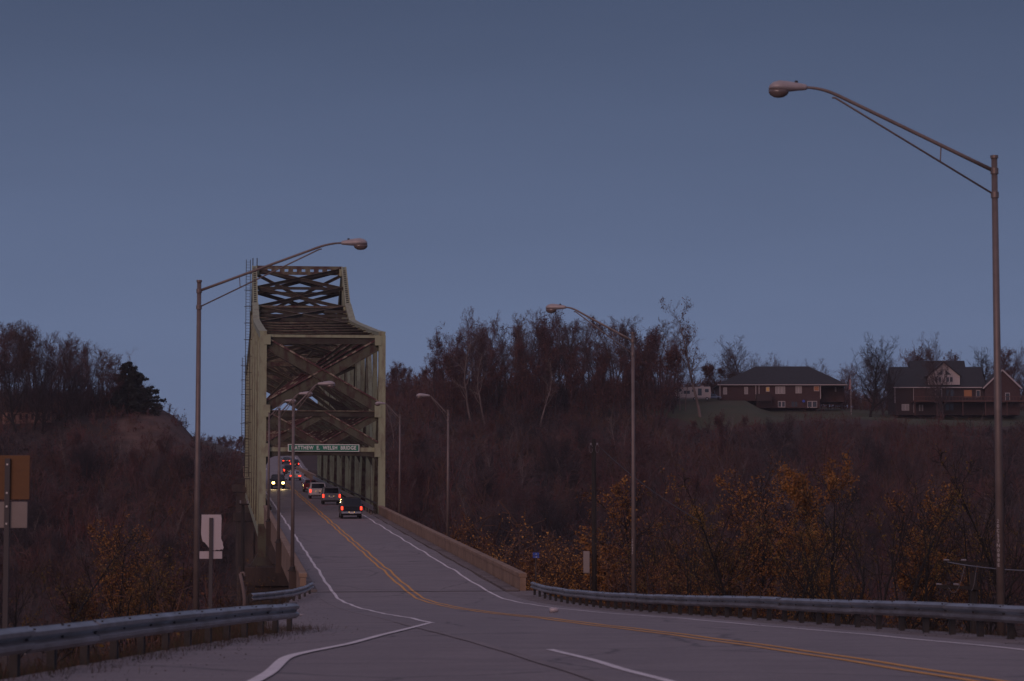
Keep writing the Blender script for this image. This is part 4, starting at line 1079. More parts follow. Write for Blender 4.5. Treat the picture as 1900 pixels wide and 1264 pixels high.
D2 = 600.0
h2 = empty('gabled_house', (at(1780, 768, D2).x, D2 + 6, 31.6), label='large dark house with white dormer gable and long timber deck', cat='house')
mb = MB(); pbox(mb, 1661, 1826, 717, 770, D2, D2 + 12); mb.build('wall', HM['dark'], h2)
def gable_roof(r, x0, x1, ye, yr, d0, d1, nm='roof'):
    dm = (d0 + d1) / 2; zr = at(0, yr, dm).z; a_, b_ = at(x0, ye, d0), at(x1, ye, d0)
    mb = MB(); mb.prism([(a_.x, d0, a_.z), (a_.x, dm, zr), (a_.x, d1, a_.z)], (b_.x - a_.x, 0, 0)); ro = mb.build(nm, HM['roof'], r)
    mb = MB(); mb.bar(a_ + Vector((0, -0.06, -0.08)), b_ + Vector((0, -0.06, -0.08)), 0.12, 0.22); mb.build('gutter', HM['trimw'], ro)
    return ro
gable_roof(h2, 1657, 1830, 718.5, 681, D2 - 0.6, D2 + 12.6)
gable_roof(h2, 1693, 1797, 712, 669.5, D2 + 2, D2 + 12.3, 'upper_roof')
# dormer
mb = MB(); P_ = lambda x, y, d_: at(x, y, d_)
mb.prism([P_(1723, 714, D2 - 0.3), P_(1723, 697.5, D2 - 0.3), P_(1751.5, 673, D2 - 0.3), P_(1781, 697.5, D2 - 0.3), P_(1781, 714, D2 - 0.3)], (0, 4.0, 0)); dm_ = mb.build('dormer', HM['siding'], h2)
for xa, xb in ((1719, 1751.5), (1784, 1751.5)):
    mb = MB(); mb.bar(P_(xa, 699, D2 + 1.5), P_(xb, 671.5, D2 + 1.5), 4.4, 0.22, up=(0, 1, 0)) if False else mb.hexa([P_(xa, 699.5, D2 - 0.8), P_(xb, 673, D2 - 0.8), P_(xb, 673, D2 - 0.8) + Vector((0, 5, 0)), P_(xa, 699.5, D2 - 0.8) + Vector((0, 5, 0))][:: (1 if xa < xb else -1)], [P_(xa, 697, D2 - 0.8), P_(xb, 670.5, D2 - 0.8), P_(xb, 670.5, D2 - 0.8) + Vector((0, 5, 0)), P_(xa, 697, D2 - 0.8) + Vector((0, 5, 0))][:: (1 if xa < xb else -1)])
    mb.build('dormer_roof', HM['roof'], dm_)
for wdw in ((1734, 1747, 699, 709.5), (1755, 1768.5, 699, 709.5)): window(h2, *wdw, D2 - 0.31, 'glass', 'trimw', 2)
for a3 in ([(1738, 695.5), (1749, 695.5), (1749, 686)], [(1754, 686), (1754, 695.5), (1765, 695.5)]):
    mb = MB(); mb.prism([P_(x, y, D2 - 0.36) for x, y in a3], (0, 0.05, 0)); mb.build('gable_window', HM['glass'], dm_)
# right gable wing
mb = MB(); mb.prism([P_(1828, 770, D2 - 2), P_(1828, 719, D2 - 2), P_(1860, 688, D2 - 2), P_(1892, 719, D2 - 2), P_(1892, 770, D2 - 2)], (0, 9, 0)); mb.build('wing_wall', HM['brick'], h2)
for xa, xb in ((1824, 1860), (1896, 1860)):
    s_ = 1 if xa < xb else -1
    lo = [P_(xa, 722, D2 - 2.5), P_(xb, 687.5, D2 - 2.5), P_(xb, 687.5, D2 - 2.5) + Vector((0, 10, 0)), P_(xa, 722, D2 - 2.5) + Vector((0, 10, 0))]
    hi = [P_(xa, 719, D2 - 2.5), P_(xb, 684.5, D2 - 2.5), P_(xb, 684.5, D2 - 2.5) + Vector((0, 10, 0)), P_(xa, 719, D2 - 2.5) + Vector((0, 10, 0))]
    mb = MB(); mb.hexa(lo[::s_], hi[::s_]); mb.build('wing_roof', HM['roof'], h2)
    mb = MB(); mb.bar(P_(xa, 721, D2 - 2.56), P_(xb, 686.5, D2 - 2.56), 0.08, 0.3); mb.build('bargeboard', HM['trimw'], h2)
window(h2, 1865, 1874, 729, 745, D2 - 2, 'glass', 'trimw', 1)
# deck
mb = MB(); pbox(mb, 1696, 1905, 743, 745.5, D2 - 5, D2 - 0.05); dk = mb.build('deck', HM['deck'], h2)
mb = MB(); pbox(mb, 1696, 1905, 735.5, 736.6, D2 - 5, D2 - 4.85); mb.build('deck_rail', HM['deck'], h2)
for i in range(36):
    mb = MB(); xx_ = 1697 + i * 5.9; pbox(mb, xx_, xx_ + 0.7, 736.6, 743, D2 - 4.98, D2 - 4.88); mb.build('baluster', HM['deck'], h2)
for xx_ in (1697, 1738, 1786, 1828, 1868):
    mb = MB(); pbox(mb, xx_, xx_ + 1.6, 745.5, 772, D2 - 4.9, D2 - 4.6); mb.build('deck_post', HM['deck'], h2)
for wdw in ((1673, 1687, 750, 762, 'curtain', 'trimw', 2), (1735, 1748, 722, 737, 'glass', 'trimw', 1), (1755, 1770, 722, 737, 'glass', 'dark', 2), (1788, 1804, 723, 738, 'dim', 'deck', 1), (1811, 1819, 724, 737, 'glass', 'trimw', 1), (1754, 1770, 749, 762, 'glass', 'dark', 2), (1704, 1714, 750, 764, 'curtain', 'dark', 2)):
    window(h2, *wdw[:4], D2, *wdw[4:])
mb = MB(); pbox(mb, 1694, 1716, 722, 743, D2 - 0.4, D2 - 0.01); mb.build('brick_bay', HM['brick'], h2)
for xx_ in (1660, 1694.5):
    mb = MB(); pbox(mb, xx_, xx_ + 1.4, 719, 748 if xx_ < 1670 else 766, D2 - 0.6, D2 - 0.45); mb.build('downpipe', HM['trimw'], h2)

# pale building behind the trees on the left hill
D3 = 531.0
h3 = empty('low_building', (at(50, 787, D3).x, D3 + 3, float(terrain(at(50, 787, D3).x, D3))), label='low pinkish tan building behind trees on the left hill', cat='building')
mb = MB(); pbox(mb, 5, 95, 765, 791, D3, D3 + 6); mb.build('wall', HM['pink'], h3)
mb = MB(); pbox(mb, 3, 97, 762.5, 765.2, D3 - 0.4, D3 + 6.4); mb.build('roof', HM['deck'], h3)
for i, xx_ in enumerate((14, 24, 36, 47, 58, 68, 80, 88)):
    mb = MB(); pbox(mb, xx_, xx_ + 4.5, 768.5, 779, D3 - 0.05, D3 - 0.001); mb.build('window', HM['dark'], h3)

# motorhome and blue car beside the ranch house
D4 = 606.0
rv = empty('motorhome', at(1285, 742, D4), label='white motorhome parked left of the brick ranch house', cat='motorhome')
mb = MB(); P4 = lambda x, y: at(x, y, D4)
mb.prism([P4(1254, 738), P4(1252, 730), P4(1252, 719.5), P4(1290, 718), P4(1318, 717.5), P4(1319, 725), P4(1319, 738)], (0, 2.5, 0)); mb.build('body', HM['siding'], rv, bevel=0.06)
mb = MB(); mb.prism([P4(1245, 740), P4(1245, 735), P4(1249, 731), P4(1252, 730), P4(1252, 740)], (0, 2.3, 0)); mb.build('cab', HM['siding'], rv, bevel=0.05)
mb = MB(); pbox(mb, 1253, 1318, 738, 740, D4 + 0.05, D4 + 2.4); mb.build('skirt', HM['curtain'], rv)
for x0, x1, y0, y1 in ((1260, 1265, 722, 726), (1269, 1280, 725, 731), (1308, 1315, 722, 728), (1295, 1302, 721, 734), (1284, 1289, 723, 727)):
    mb = MB(); pbox(mb, x0, x1, y0, y1, D4 - 0.03, D4 - 0.001); mb.build('window', HM['glass'], rv)
for x in (1257.5, 1289, 1312):
    mb = MB(); q = at(x, 740, D4); mb.tube([q + Vector((0, -0.04, 0)), q + Vector((0, 0.25, 0))], 0.38, 14); wo = mb.build('wheel', CM['tyre'], rv)
    mb = MB(); mb.tube([q + Vector((0, -0.06, 0)), q + Vector((0, -0.041, 0))], 0.2, 10); mb.build('rim', CM['rim'], wo)
mb = MB(); pbox(mb, 1300, 1306, 716, 717.6, D4 + 0.8, D4 + 1.6); mb.build('roof_unit', HM['trimw'], rv)
bc = empty('parked_car', at(1323, 742, D4 + 3), label='pale blue car parked beside the motorhome', cat='car')
q = at(1323, 742, D4 + 3)
mb = MB(); prof = [(-1.9, .35), (-2.0, .7), (-1.2, .85), (-.7, 1.3), (.5, 1.32), (1.1, .88), (1.9, .75), (2.0, .4)]
mb.prism([q + Vector((x, 0, z)) for x, z in prof], (0, 1.7, 0)); mb.build('body', mat('paint_blue', (0.12, 0.16, 0.24), 0.35), bc, bevel=0.05)
for x in (-1.25, 1.25):
    mb = MB(); mb.tube([q + Vector((x, -0.03, .32)), q + Vector((x, 0.25, .32))], 0.32, 12); mb.build('wheel', CM['tyre'], bc)
mb = MB(); mb.prism([q + Vector((x, -0.01, z)) for x, z in ((-.95, .9), (-.6, 1.24), (.42, 1.26), (.85, .92))], (0, 0.02, 0)); mb.build('side_window', CM['glass'], bc)
# flag
D5 = 603.0
fp = empty('flagpole', at(1578.5, 745, D5), label='flagpole with hanging red striped flag between the two houses', cat='flagpole')
t = at(1578.5, 696, D5); zb = post_z(t.x, D5)
mb = MB(); mb.tube([(t.x, D5, zb - .2), (t.x, D5, t.z)], [0.06, 0.04], 8); mb.build('pole', HM['trimw'], fp)
FM = mat('flag_red', (0.30, 0.04, 0.05), 0.8, var=(0.4, 0.3, 0.3), scale=2.5, amt=1.0, stretch=(1, 1, 2))
mb = MB(); a_ = at(1575.2, 704, D5); b_ = at(1578.4, 722, D5)
secs = []
for i in range(7):
    t_ = i / 6; z = a_.z + (b_.z - a_.z) * t_
    secs.append([Vector((b_.x, D5, z)), Vector((a_.x + 0.1 * math.sin(t_ * 5), D5 - 0.12 - 0.06 * math.cos(t_ * 7), z - 0.15)), Vector((a_.x + 0.1 * math.sin(t_ * 5), D5 - 0.08 - 0.06 * math.cos(t_ * 7), z - 0.15)), Vector((b_.x, D5 + 0.03, z))])
mb.loft(secs); mb.build('flag', FM, fp)

# ------------------------------------------------------------------ trees
def grow(seed, H, r0, first=0.3, n1=16, spread=0.38, lift=0.35, levels=4, fork=False, kids=(5, 5, 4), wob=0.10, lean=0.0):
    """returns list of (p0, p1, r0, r1, level) and a list of twig tips"""
    g = random.Random(seed); segs = []; tips = []
    def rv(s): return Vector((g.gauss(0, s), g.gauss(0, s), g.gauss(0, s)))
    def br(p, d, L, r, lev):
        n = (9, 5, 3, 2, 2)[lev]
        for i in range(n):
            d = (d + rv(wob * (1 + 0.5 * lev)) + Vector((0, 0, lift * 0.22 if lev else 0.05))).normalized()
            q = p + d * (L / n)
            r2 = max(r * (1 - 0.75 * (i + 1) / n) if lev else r0 * (1 - 0.85 * (i + 1) / n), 0.012)
            ra = max(r * (1 - 0.75 * i / n) if lev else r0 * (1 - 0.85 * i / n), 0.0135)
            segs.append((p, q, ra, r2, lev))
            if lev < levels:
                fr = (i + 1) / n
                if lev == 0:
                    if fr >= first:
                        m = max(1, round(n1 / (n * (1 - first) + 1)))
                        for _ in range(m):
                            an = g.uniform(0, 2 * math.pi); sp = g.uniform(0.6, 1.15)
                            dd_ = (Vector((math.cos(an), math.sin(an), 0)) * sp + d * g.uniform(0.5, 1.1)).normalized()
                            t_ = g.random(); br(p.lerp(q, t_), dd_, H * spread * (1.15 - 0.6 * fr) * g.uniform(0.7, 1.2), ra * g.uniform(0.35, 0.55), 1)
                else:
                    m = max(1, round(kids[lev - 1] / n + g.uniform(-0.4, 0.6)))
                    for _ in range(m):
                        dd_ = (d * 0.9 + rv(0.55)).normalized()
                        br(p.lerp(q, g.random()), dd_, L * g.uniform(0.35, 0.62), ra * g.uniform(0.4, 0.6), lev + 1)
            p = q
        tips.append((p, d))
    br(Vector((0, 0, -0.4)), Vector((lean, 0, 1)).normalized(), H, r0, 0)
    if fork:
        for an in (0.3, 2.9):
            br(Vector((0, 0, H * 0.08)), Vector((math.cos(an) * 0.4, 0.1, 1)).normalized(), H * 0.85, r0 * 0.7, 1)
    zm = max(s[1].z for s in segs)
    return segs, tips, zm

def tubes_np(segs, n=3):
    p = np.array([s[0] for s in segs]); q = np.array([s[1] for s in segs]); ra = np.array([s[2] for s in segs]); rb = np.array([s[3] for s in segs])
    d = q - p; d /= np.linalg.norm(d, axis=1)[:, None] + 1e-9
    ref = np.where(np.abs(d[:, 2:3]) < 0.9, [[0, 0, 1.0]], [[1.0, 0, 0]])
    s = np.cross(d, ref); s /= np.linalg.norm(s, axis=1)[:, None]; t = np.cross(d, s)
    Vs = []
    for c, r_ in ((p, ra), (q, rb)):
        for k_ in range(n):
            an = 2 * math.pi * k_ / n
            Vs.append(c + (s * math.cos(an) + t * math.sin(an)) * r_[:, None])
    V_ = np.stack(Vs, 1)                      # (m, 2n, 3)
    base = (np.arange(len(segs)) * 2 * n)[:, None]
    Qs = [base + np.array([[k_, (k_ + 1) % n, n + (k_ + 1) % n, n + k_]]) for k_ in range(n)]
    return V_.reshape(-1, 3), np.concatenate(Qs)

def leaves_np(pos, size, rg, droop=0.0):
    n = len(pos)
    a_ = rg.normal(size=(n, 3)); a_ /= np.linalg.norm(a_, axis=1)[:, None]
    b_ = rg.normal(size=(n, 3)); b_ -= (a_ * b_).sum(1)[:, None] * a_; b_ /= np.linalg.norm(b_, axis=1)[:, None]
    s = size * rg.uniform(0.6, 1.4, (n, 1))
    V_ = np.stack([pos - a_ * s * .5, pos + b_ * s * .32, pos + a_ * s * .5, pos - b_ * s * .32], 1).reshape(-1, 3)
    return V_, np.arange(4 * n).reshape(-1, 4)

PROTO = {}
def make_proto(key, seed, H, r0, bark=0, leaf=None, nleaf=0, lsize=0.3, leaf_zone=(0.0, 1.0), twig=None, **k):
    segs, tips, zm = grow(seed, H, r0, **k)
    rg = np.random.default_rng(seed)
    lowl = [s for s in segs if s[4] <= 1]; hi = [s for s in segs if s[4] > 1]
    V1, Q1 = tubes_np(lowl, 6)
    V2, Q2 = tubes_np(hi, 3)
    mats_ = [twig or BARK[bark]]; mi_ = [np.zeros(len(Q2), int)]
    if leaf:
        tp = np.array([s[1] for s in hi if s[4] >= 2 and leaf_zone[0] <= s[1].z / zm <= leaf_zone[1]])
        # clumped: some limbs keep their leaves, others are bare
        ph = rg.uniform(0, 6, 6)
        w_ = np.sin(tp[:, 0] * 1.1 + ph[0]) + np.sin(tp[:, 1] * 1.2 + ph[1]) + np.sin(tp[:, 2] * 0.8 + ph[2]) + rg.normal(0, 0.5, len(tp))
        pr_ = np.exp(0.85 * w_); pr_ /= pr_.sum()
        pos = tp[rg.choice(len(tp), nleaf, p=pr_)] + rg.normal(0, lsize * 0.9, (nleaf, 3))
        lf = leaf if isinstance(leaf, list) else [leaf]
        V3, Q3 = leaves_np(pos, lsize, rg)
        Q2 = np.concatenate([Q2, Q3 + len(V2)]); V2 = np.concatenate([V2, V3])
        for l_ in lf: mats_.append(LEAF[l_])
        mi_.append(1 + rg.integers(0, len(lf), nleaf))
    PROTO[key] = dict(trunk=(V1, Q1, BARK[bark]), crown=(V2, Q2, mats_, np.concatenate(mi_)), H=zm, meshes=None)

def plant(key, X, Y, H, lab, group=None, name='bare_tree', wide=1.0, rot=None, sink=0.2, cat='tree'):
    pr = PROTO[key]; s = H / pr['H']
    z = float(terrain(X, Y)) - sink
    r = empty(name, (X, Y, z), rot if rot is not None else random.uniform(0, 6.28), lab, cat, group)
    if pr['meshes'] is None:
        a_ = mesh_np('trunk', pr['trunk'][0], pr['trunk'][1], pr['trunk'][2], r, smooth=True)
        c = mesh_np('crown', pr['crown'][0], pr['crown'][1], pr['crown'][2], r, mi=pr['crown'][3])
        pr['meshes'] = (a_, c); PROTO[key]['objs'] = True
    else:
        for o in pr['meshes']:
            c = o.copy(); COL.objects.link(c); c.parent = r
    r.scale = (s * wide, s * wide, s)
    return r

for i in range(6):
    make_proto(('forest', i), 100 + i, 20, 0.24, bark=(0, 1, 0, 1, 0, 1)[i], first=(0.45, 0.35, 0.5, 0.4, 0.3, 0.5)[i], n1=15, spread=0.27, lift=0.6, levels=4, twig=TWIG[(0, 2, 3, 0, 2, 1)[i]],
               leaf='red' if i in (1, 4) else None, nleaf=900 if i in (1, 4) else 0, lsize=0.34)
for i in range(2):
    make_proto(('redwood', i), 140 + i, 14, 0.18, bark=1, first=0.25, n1=20, spread=0.33, lift=0.45, levels=4, leaf=['red', 'red', 'rust'], nleaf=3400, lsize=0.30, twig=TWIG[2])
make_proto(('snag', 0), 150, 18, 0.24, bark=2, first=0.42, n1=11, spread=0.26, lift=0.75, levels=3, twig=BARK[2], kids=(4, 3, 2))
make_proto(('sycamore', 0), 163, 24, 0.40, bark=2, first=0.36, n1=15, spread=0.34, lift=0.5, levels=4, leaf='rust', nleaf=1100, lsize=0.34, lean=-0.05, twig=TWIG[3])
for i in range(3):
    make_proto(('spread', i), 170 + i, 13, 0.34, bark=(0, 3, 0)[i], first=0.18, n1=24, spread=0.52, lift=0.5, levels=4, twig=TWIG[(3, 4, 0)[i]], kids=(6, 5, 4))
for i in range(4):
    make_proto(('autumn', i), 180 + i, 11, 0.17, bark=3, first=0.2, n1=16, spread=0.40, lift=0.6, levels=3, wob=0.12, fork=(i % 2 == 0), leaf=(['ochre', 'olive'], ['orange', 'ochre', 'rust'], ['olive', 'rust'], ['orange', 'ochre'])[i], nleaf=(10000, 12000, 8000, 15000)[i], lsize=0.125, twig=TWIG[5])
for i in range(3):
    make_proto(('dark', i), 190 + i, 13, 0.20, bark=3, first=0.24, n1=11, spread=0.42, lift=0.6, levels=3, wob=0.14, fork=(i != 1), twig=BARK[3], leaf='olive', nleaf=500, lsize=0.13)
for i in range(2):
    make_proto(('bush', i), 200 + i, 5, 0.08, bark=3, first=0.08, n1=22, spread=0.55, lift=0.35, levels=4, wob=0.16, fork=True, leaf=(['gold', 'ochre', 'gold'], ['rust', 'ochre', 'rust'])[i], nleaf=26000, lsize=0.055, twig=TWIG[1])
# conifer
def conifer(X, Y, H, lab):
    z = float(terrain(X, Y)) - 0.2; rg = np.random.default_rng(5)
    r = empty('pine_tree', (X, Y, z), label=lab, cat='tree')
    V1, Q1 = tubes_np([(Vector((0, 0, 0)), Vector((0.1, 0, H * .5)), .2, .13, 0), (Vector((0.1, 0, H * .5)), Vector((0, 0, H)), .13, .03, 0)], 6)
    mesh_np('trunk', V1, Q1, BARK[3], r, smooth=True)
    segs = []; pos = []
    for i in range(150):
        t_ = 0.08 + 0.92 * rg.random(); an = rg.uniform(0, 6.28); L = H * 0.46 * (1 - t_) ** 0.6 * rg.uniform(0.35, 1.3) * (1.15 + 0.35 * math.cos(an - 0.3)) + 0.4
        p = Vector((0, 0, H * t_)); d_ = Vector((math.cos(an), math.sin(an), rg.uniform(-0.1, 0.4)))
        q = p + d_ * L; q2 = q + Vector((0, 0, -0.15 * L))
        segs += [(p, p.lerp(q, .6), .05, .03, 2), (p.lerp(q, .6), q2, .03, .015, 2)]
        n_ = int(46 * L)
        ts = rg.uniform(0.25, 1.05, n_)[:, None]
        pp = np.array(p) * (1 - ts) + np.array(q2) * ts + rg.normal(0, 0.16, (n_, 3))
        pos.append(pp)
    V2, Q2 = tubes_np(segs, 3); pos = np.concatenate(pos)
    V3, Q3 = leaves_np(pos, 0.42, rg)
    mesh_np('crown', np.concatenate([V2, V3]), np.concatenate([Q2, Q3 + len(V2)]), [BARK[3], LEAF['pine']], r, mi=np.concatenate([np.zeros(len(Q2), int), np.ones(len(Q3), int)]))

def tree_px(key, px, d, ytop, lab, **k):
    X = at(px, 800, d).x
    H = at(px, ytop, d).z - float(terrain(X, d)) + 0.2
    return plant(key, X, d, max(H, 1.5), lab, **k)

# wood on the right hilltop
sil = np.array([(800, 655), (815, 628), (832, 605), (850, 596), (875, 582), (900, 588), (925, 600), (960, 592), (985, 582), (1030, 588), (1060, 600), (1100, 604), (1140, 594), (1175, 598), (1215, 592), (1240, 606), (1262, 640)])
G1 = 'trees of the wood on the right hilltop'
L1 = {0: 'slender bare tree in the dense wood crowning the right hilltop', 1: 'bare tree with dull red leaves in the dense wood on the right hilltop'}
rg = random.Random(3)
n_ = 0
for px in np.arange(808, 1262, 4.6):
    row = n_ % 4; d = 584 + row * 11 + rg.uniform(-4, 4)
    i = rg.randrange(6); yt = float(np.interp(px, sil[:, 0], sil[:, 1])) + rg.choice([-14, 0, 4, 14, 26, 40])
    red = i in (1, 4)
    tree_px(('forest', i), px + rg.uniform(-3, 3), d, yt, L1[1 if red else 0], group=G1, name='red_leaved_tree' if red else 'bare_tree', wide=rg.uniform(0.85, 1.2))
    n_ += 1
for px, yt, dd_, i in ((838, 640, 575, 0), (905, 640, 577, 1), (955, 630, 575, 1), (1010, 625, 576, 0), (1060, 640, 574, 1), (1120, 640, 576, 0), (1195, 620, 577, 1), (1225, 628, 574, 0), (870, 660, 574, 1), (985, 660, 573, 0), (1150, 655, 573, 1)):
    tree_px(('redwood', i), px, dd_, yt, 'red-leaved understorey tree at the edge of the right hilltop wood', group='red trees at the wood edge', name='red_leaved_tree', wide=0.8)
for px, yt, lab in ((878, 612, 'tall white-barked bare tree at the front of the hilltop wood'), (903, 640, 'thinner white-barked tree right of the tall one'), (1000, 650, 'pale-trunked bare tree amid the middle of the wood')):
    tree_px(('snag', 0), px, 571, yt, lab, name='white_barked_tree', rot=px)
tree_px(('sycamore', 0), 1300, 582, 548, 'tall leaning pale-barked tree standing alone before the motorhome', name='sycamore_tree', rot=0.0, wide=1.0)
for px in (1243, 1262, 1272):
    tree_px(('snag', 0), px, 590, 610 + (px % 7) * 4, 'thin young bare tree beside the lone leaning sycamore', group='young trees by the sycamore', wide=0.6)
for k_, (px, yt) in enumerate(((722, 676), (735, 668), (750, 674), (765, 680), (780, 678), (795, 684), (806, 676), (728, 700), (772, 705))):
    tree_px(('redwood', k_ % 2), px, 640 + 6 * (k_ % 3), yt, 'dull red tree in the far clump just right of the portal', group='far red trees by the portal', name='red_leaved_tree')
for px, yt, d in ((1310, 672, 640), (1332, 668, 645), (1352, 676, 642)):
    tree_px(('redwood', 0), px, d, yt, 'rounded rust-red tree behind the motorhome', group='rust trees behind the motorhome', name='red_leaved_tree', wide=1.3)
for key, px, yt, d, lab, wd in ((0, 1392, 618, 640, 'broad bare tree rising behind the left end of the ranch house', 1.0), (2, 1372, 640, 645, 'smaller bare tree left of the broad one behind the ranch house', 1.0),
        (0, 1442, 650, 650, 'bare round-headed tree behind the ranch house ridge', 1.0), (2, 1456, 656, 655, 'twin bare tree close behind the ranch house ridge', 0.8), (2, 1484, 665, 655, 'low bare tree behind the right part of the ranch house', 0.8),
        (0, 1538, 662, 645, 'bare bushy tree behind the right end of the ranch house', 1.1), (2, 1560, 664, 648, 'bare tree right of the ranch house roof', 1.0),
        (1, 1614, 616, 590, 'big dark bare tree standing between the two houses', 0.85), (0, 1640, 640, 605, 'bare tree close behind the big dark tree between the houses', 0.8),
        (2, 1685, 630, 640, 'narrow bare tree behind the left roof of the gabled house', 0.6), (0, 1752, 610, 592, 'bare fan-shaped tree in front of the white dormer', 0.6),
        (1, 1835, 640, 640, 'dark bare tree behind the gabled house, left of the lamp pole', 0.8), (2, 1872, 632, 640, 'bare tree right of the nearest lamp pole', 0.9), (0, 1895, 640, 645, 'bare tree at the right edge on the hill', 0.9),
        (2, 1590, 670, 660, 'bare tree in the gap right of the flagpole', 0.9), (0, 1660, 655, 650, 'slim bare tree left of the gabled house', 0.7)):
    tree_px(('spread', key), px, d, yt, lab, wide=wd)
for px, yt, lab in ((1708, 650, 'dull red tree behind the left roof of the gabled house'), (1725, 640, 'dull red tree behind the peak of the white dormer'), (1777, 650, 'rust-coloured tree behind the right roof of the gabled house'), (1862, 640, 'dull red tree behind the lamp pole on the right hill')):
    tree_px(('redwood', 1), px, 642, yt, lab, name='red_leaved_tree')
rg2 = random.Random(17)
for k_ in range(120):
    px = rg2.uniform(725, 1895); d = rg2.uniform(462, 558); X = at(px, 800, d).x
    if X - float(cx(d)) < 13: continue
    plant(('spread', k_ % 3) if k_ % 4 else ('redwood', k_ % 2), X, d, rg2.uniform(7, 12) * (0.7 if d > 540 else 1), 'bare tree among the scrub covering the right hillside', group='trees amid the right hillside scrub', wide=rg2.uniform(0.7, 1.1))
for k_ in range(40):
    px = rg2.uniform(0, 350); d = rg2.uniform(448, 512); X = at(px, 800, d).x
    plant(('spread', k_ % 3) if k_ % 4 else ('redwood', k_ % 2), X, d, rg2.uniform(6, 10), 'bare tree among the scrub covering the left hillside', group='trees amid the left hillside scrub', wide=rg2.uniform(0.7, 1.1))
for k_ in range(34):
    px = rg2.uniform(730, 1890); d = rg2.uniform(478, 560)
    X = at(px, 800, d).x
    if X - float(cx(d)) < 13: continue
    plant(('snag', 0), X, d, rg2.uniform(6, 11), 'slim pale-barked sapling rising out of the right hillside scrub', group='pale saplings on the right hillside', wide=0.8)
for k_ in range(12):
    px = rg2.uniform(10, 340); d = rg2.uniform(462, 512); X = at(px, 800, d).x
    plant(('snag', 0), X, d, rg2.uniform(5, 9), 'slim pale-barked sapling rising out of the left hillside scrub', group='pale saplings on the left hillside', wide=0.8)
# left hilltop wood
sil = np.array([(-40, 585), (0, 592), (50, 600), (95, 612), (140, 632), (175, 645), (200, 650), (225, 672), (250, 700)])
n_ = 0
for px in np.arange(-36, 226, 4.6):
    d = 536 + (n_ % 4) * 8 + rg.uniform(-3, 3); i = rg.choice([0, 2, 3, 5, 1]); yt = float(np.interp(px, sil[:, 0], sil[:, 1])) + rg.choice([-8, 0, 4, 10, 24, 36])
    tree_px(('forest', i), px + rg.uniform(-3, 3), d, yt, 'bare dark tree in the wood on the left hilltop', group='trees of the wood on the left hilltop', wide=rg.uniform(0.9, 1.25)); n_ += 1
for px, yt, d in ((28, 640, 525), (62, 650, 526), (78, 690, 524), (118, 660, 527), (150, 680, 528)):
    tree_px(('spread', 1), px, d, yt, 'dark branching tree in front of the pinkish building', group='dark trees before the pinkish building', wide=0.7)
tree_px(('snag', 0), 228, 548, 640, 'dead twin-stemmed tree above the dark pine', wide=0.8)
pX = at(236, 750, 540).x; conifer(pX, 540, at(236, 672, 540).z - float(terrain(pX, 540)), 'dark pine at the right end of the left hilltop wood')
# distant trees beyond the far road
for k_, px in enumerate(np.arange(368, 470, 7)):
    tree_px(('redwood', k_ % 2), px, 930 + (k_ % 3) * 14, 806 + (k_ % 4) * 3, 'small far tree on the skyline left of the truss', group='far trees on the skyline', name='far_tree', wide=1.2)

# trees below the embankment, right
for key, px, yt, d, lab in ((('autumn', 1), 1196, 868, 158, 'autumn tree with thin orange leaves right of the middle street lamp'), (('autumn', 2), 1245, 900, 150, 'olive and rust autumn tree behind the guardrail'),
        (('autumn', 0), 1292, 846, 148, 'yellow-orange autumn tree left of the two bright orange ones'), (('autumn', 2), 1330, 872, 140, 'olive-leaved autumn tree between the yellow and orange ones'),
        (('autumn', 1), 1402, 850, 150, 'bright orange autumn tree, left of the pair'), (('autumn', 3), 1462, 842, 145, 'bright orange autumn tree, right of the pair'),
        (('autumn', 0), 1500, 890, 138, 'yellowish autumn tree right of the bright orange pair'), (('dark', 0), 1590, 790, 120, 'large dark forked bare tree behind the right guardrail'),
        (('dark', 1), 1648, 840, 128, 'dark bare tree right of the large forked one'), (('autumn', 2), 1690, 858, 138, 'sparse rusty tree among the dark bare trees'),
        (('autumn', 1), 1736, 880, 136, 'sparse orange tree left of the low crossarm pole'), (('dark', 2), 1800, 808, 125, 'dark bare tree left of the nearest lamp pole'),
        (('dark', 0), 1838, 850, 118, 'dark bare tree just behind the nearest lamp pole'), (('dark', 1), 1890, 830, 122, 'dark bare tree at the right edge behind the guardrail'),
        (('dark', 2), 1280, 900, 128, 'dark branching tree in front of the yellow-orange one'), (('dark', 1), 1370, 880, 124, 'dark bare tree between the orange trees'), (('dark', 1), 1440, 900, 122, 'dark bare stem in front of the right orange tree'),
        (('dark', 0), 1520, 850, 132, 'dark bare tree left of the large forked one'), (('dark', 2), 1215, 905, 142, 'dark slim tree near the middle street lamp'), (('dark', 2), 1710, 830, 120, 'dark bare tree in front of the sparse rusty one')):
    tree_px(key, px, d, yt, lab, name='autumn_tree' if key[0] == 'autumn' else 'bare_tree', wide=1.0 if key[0] == 'autumn' else 0.8)
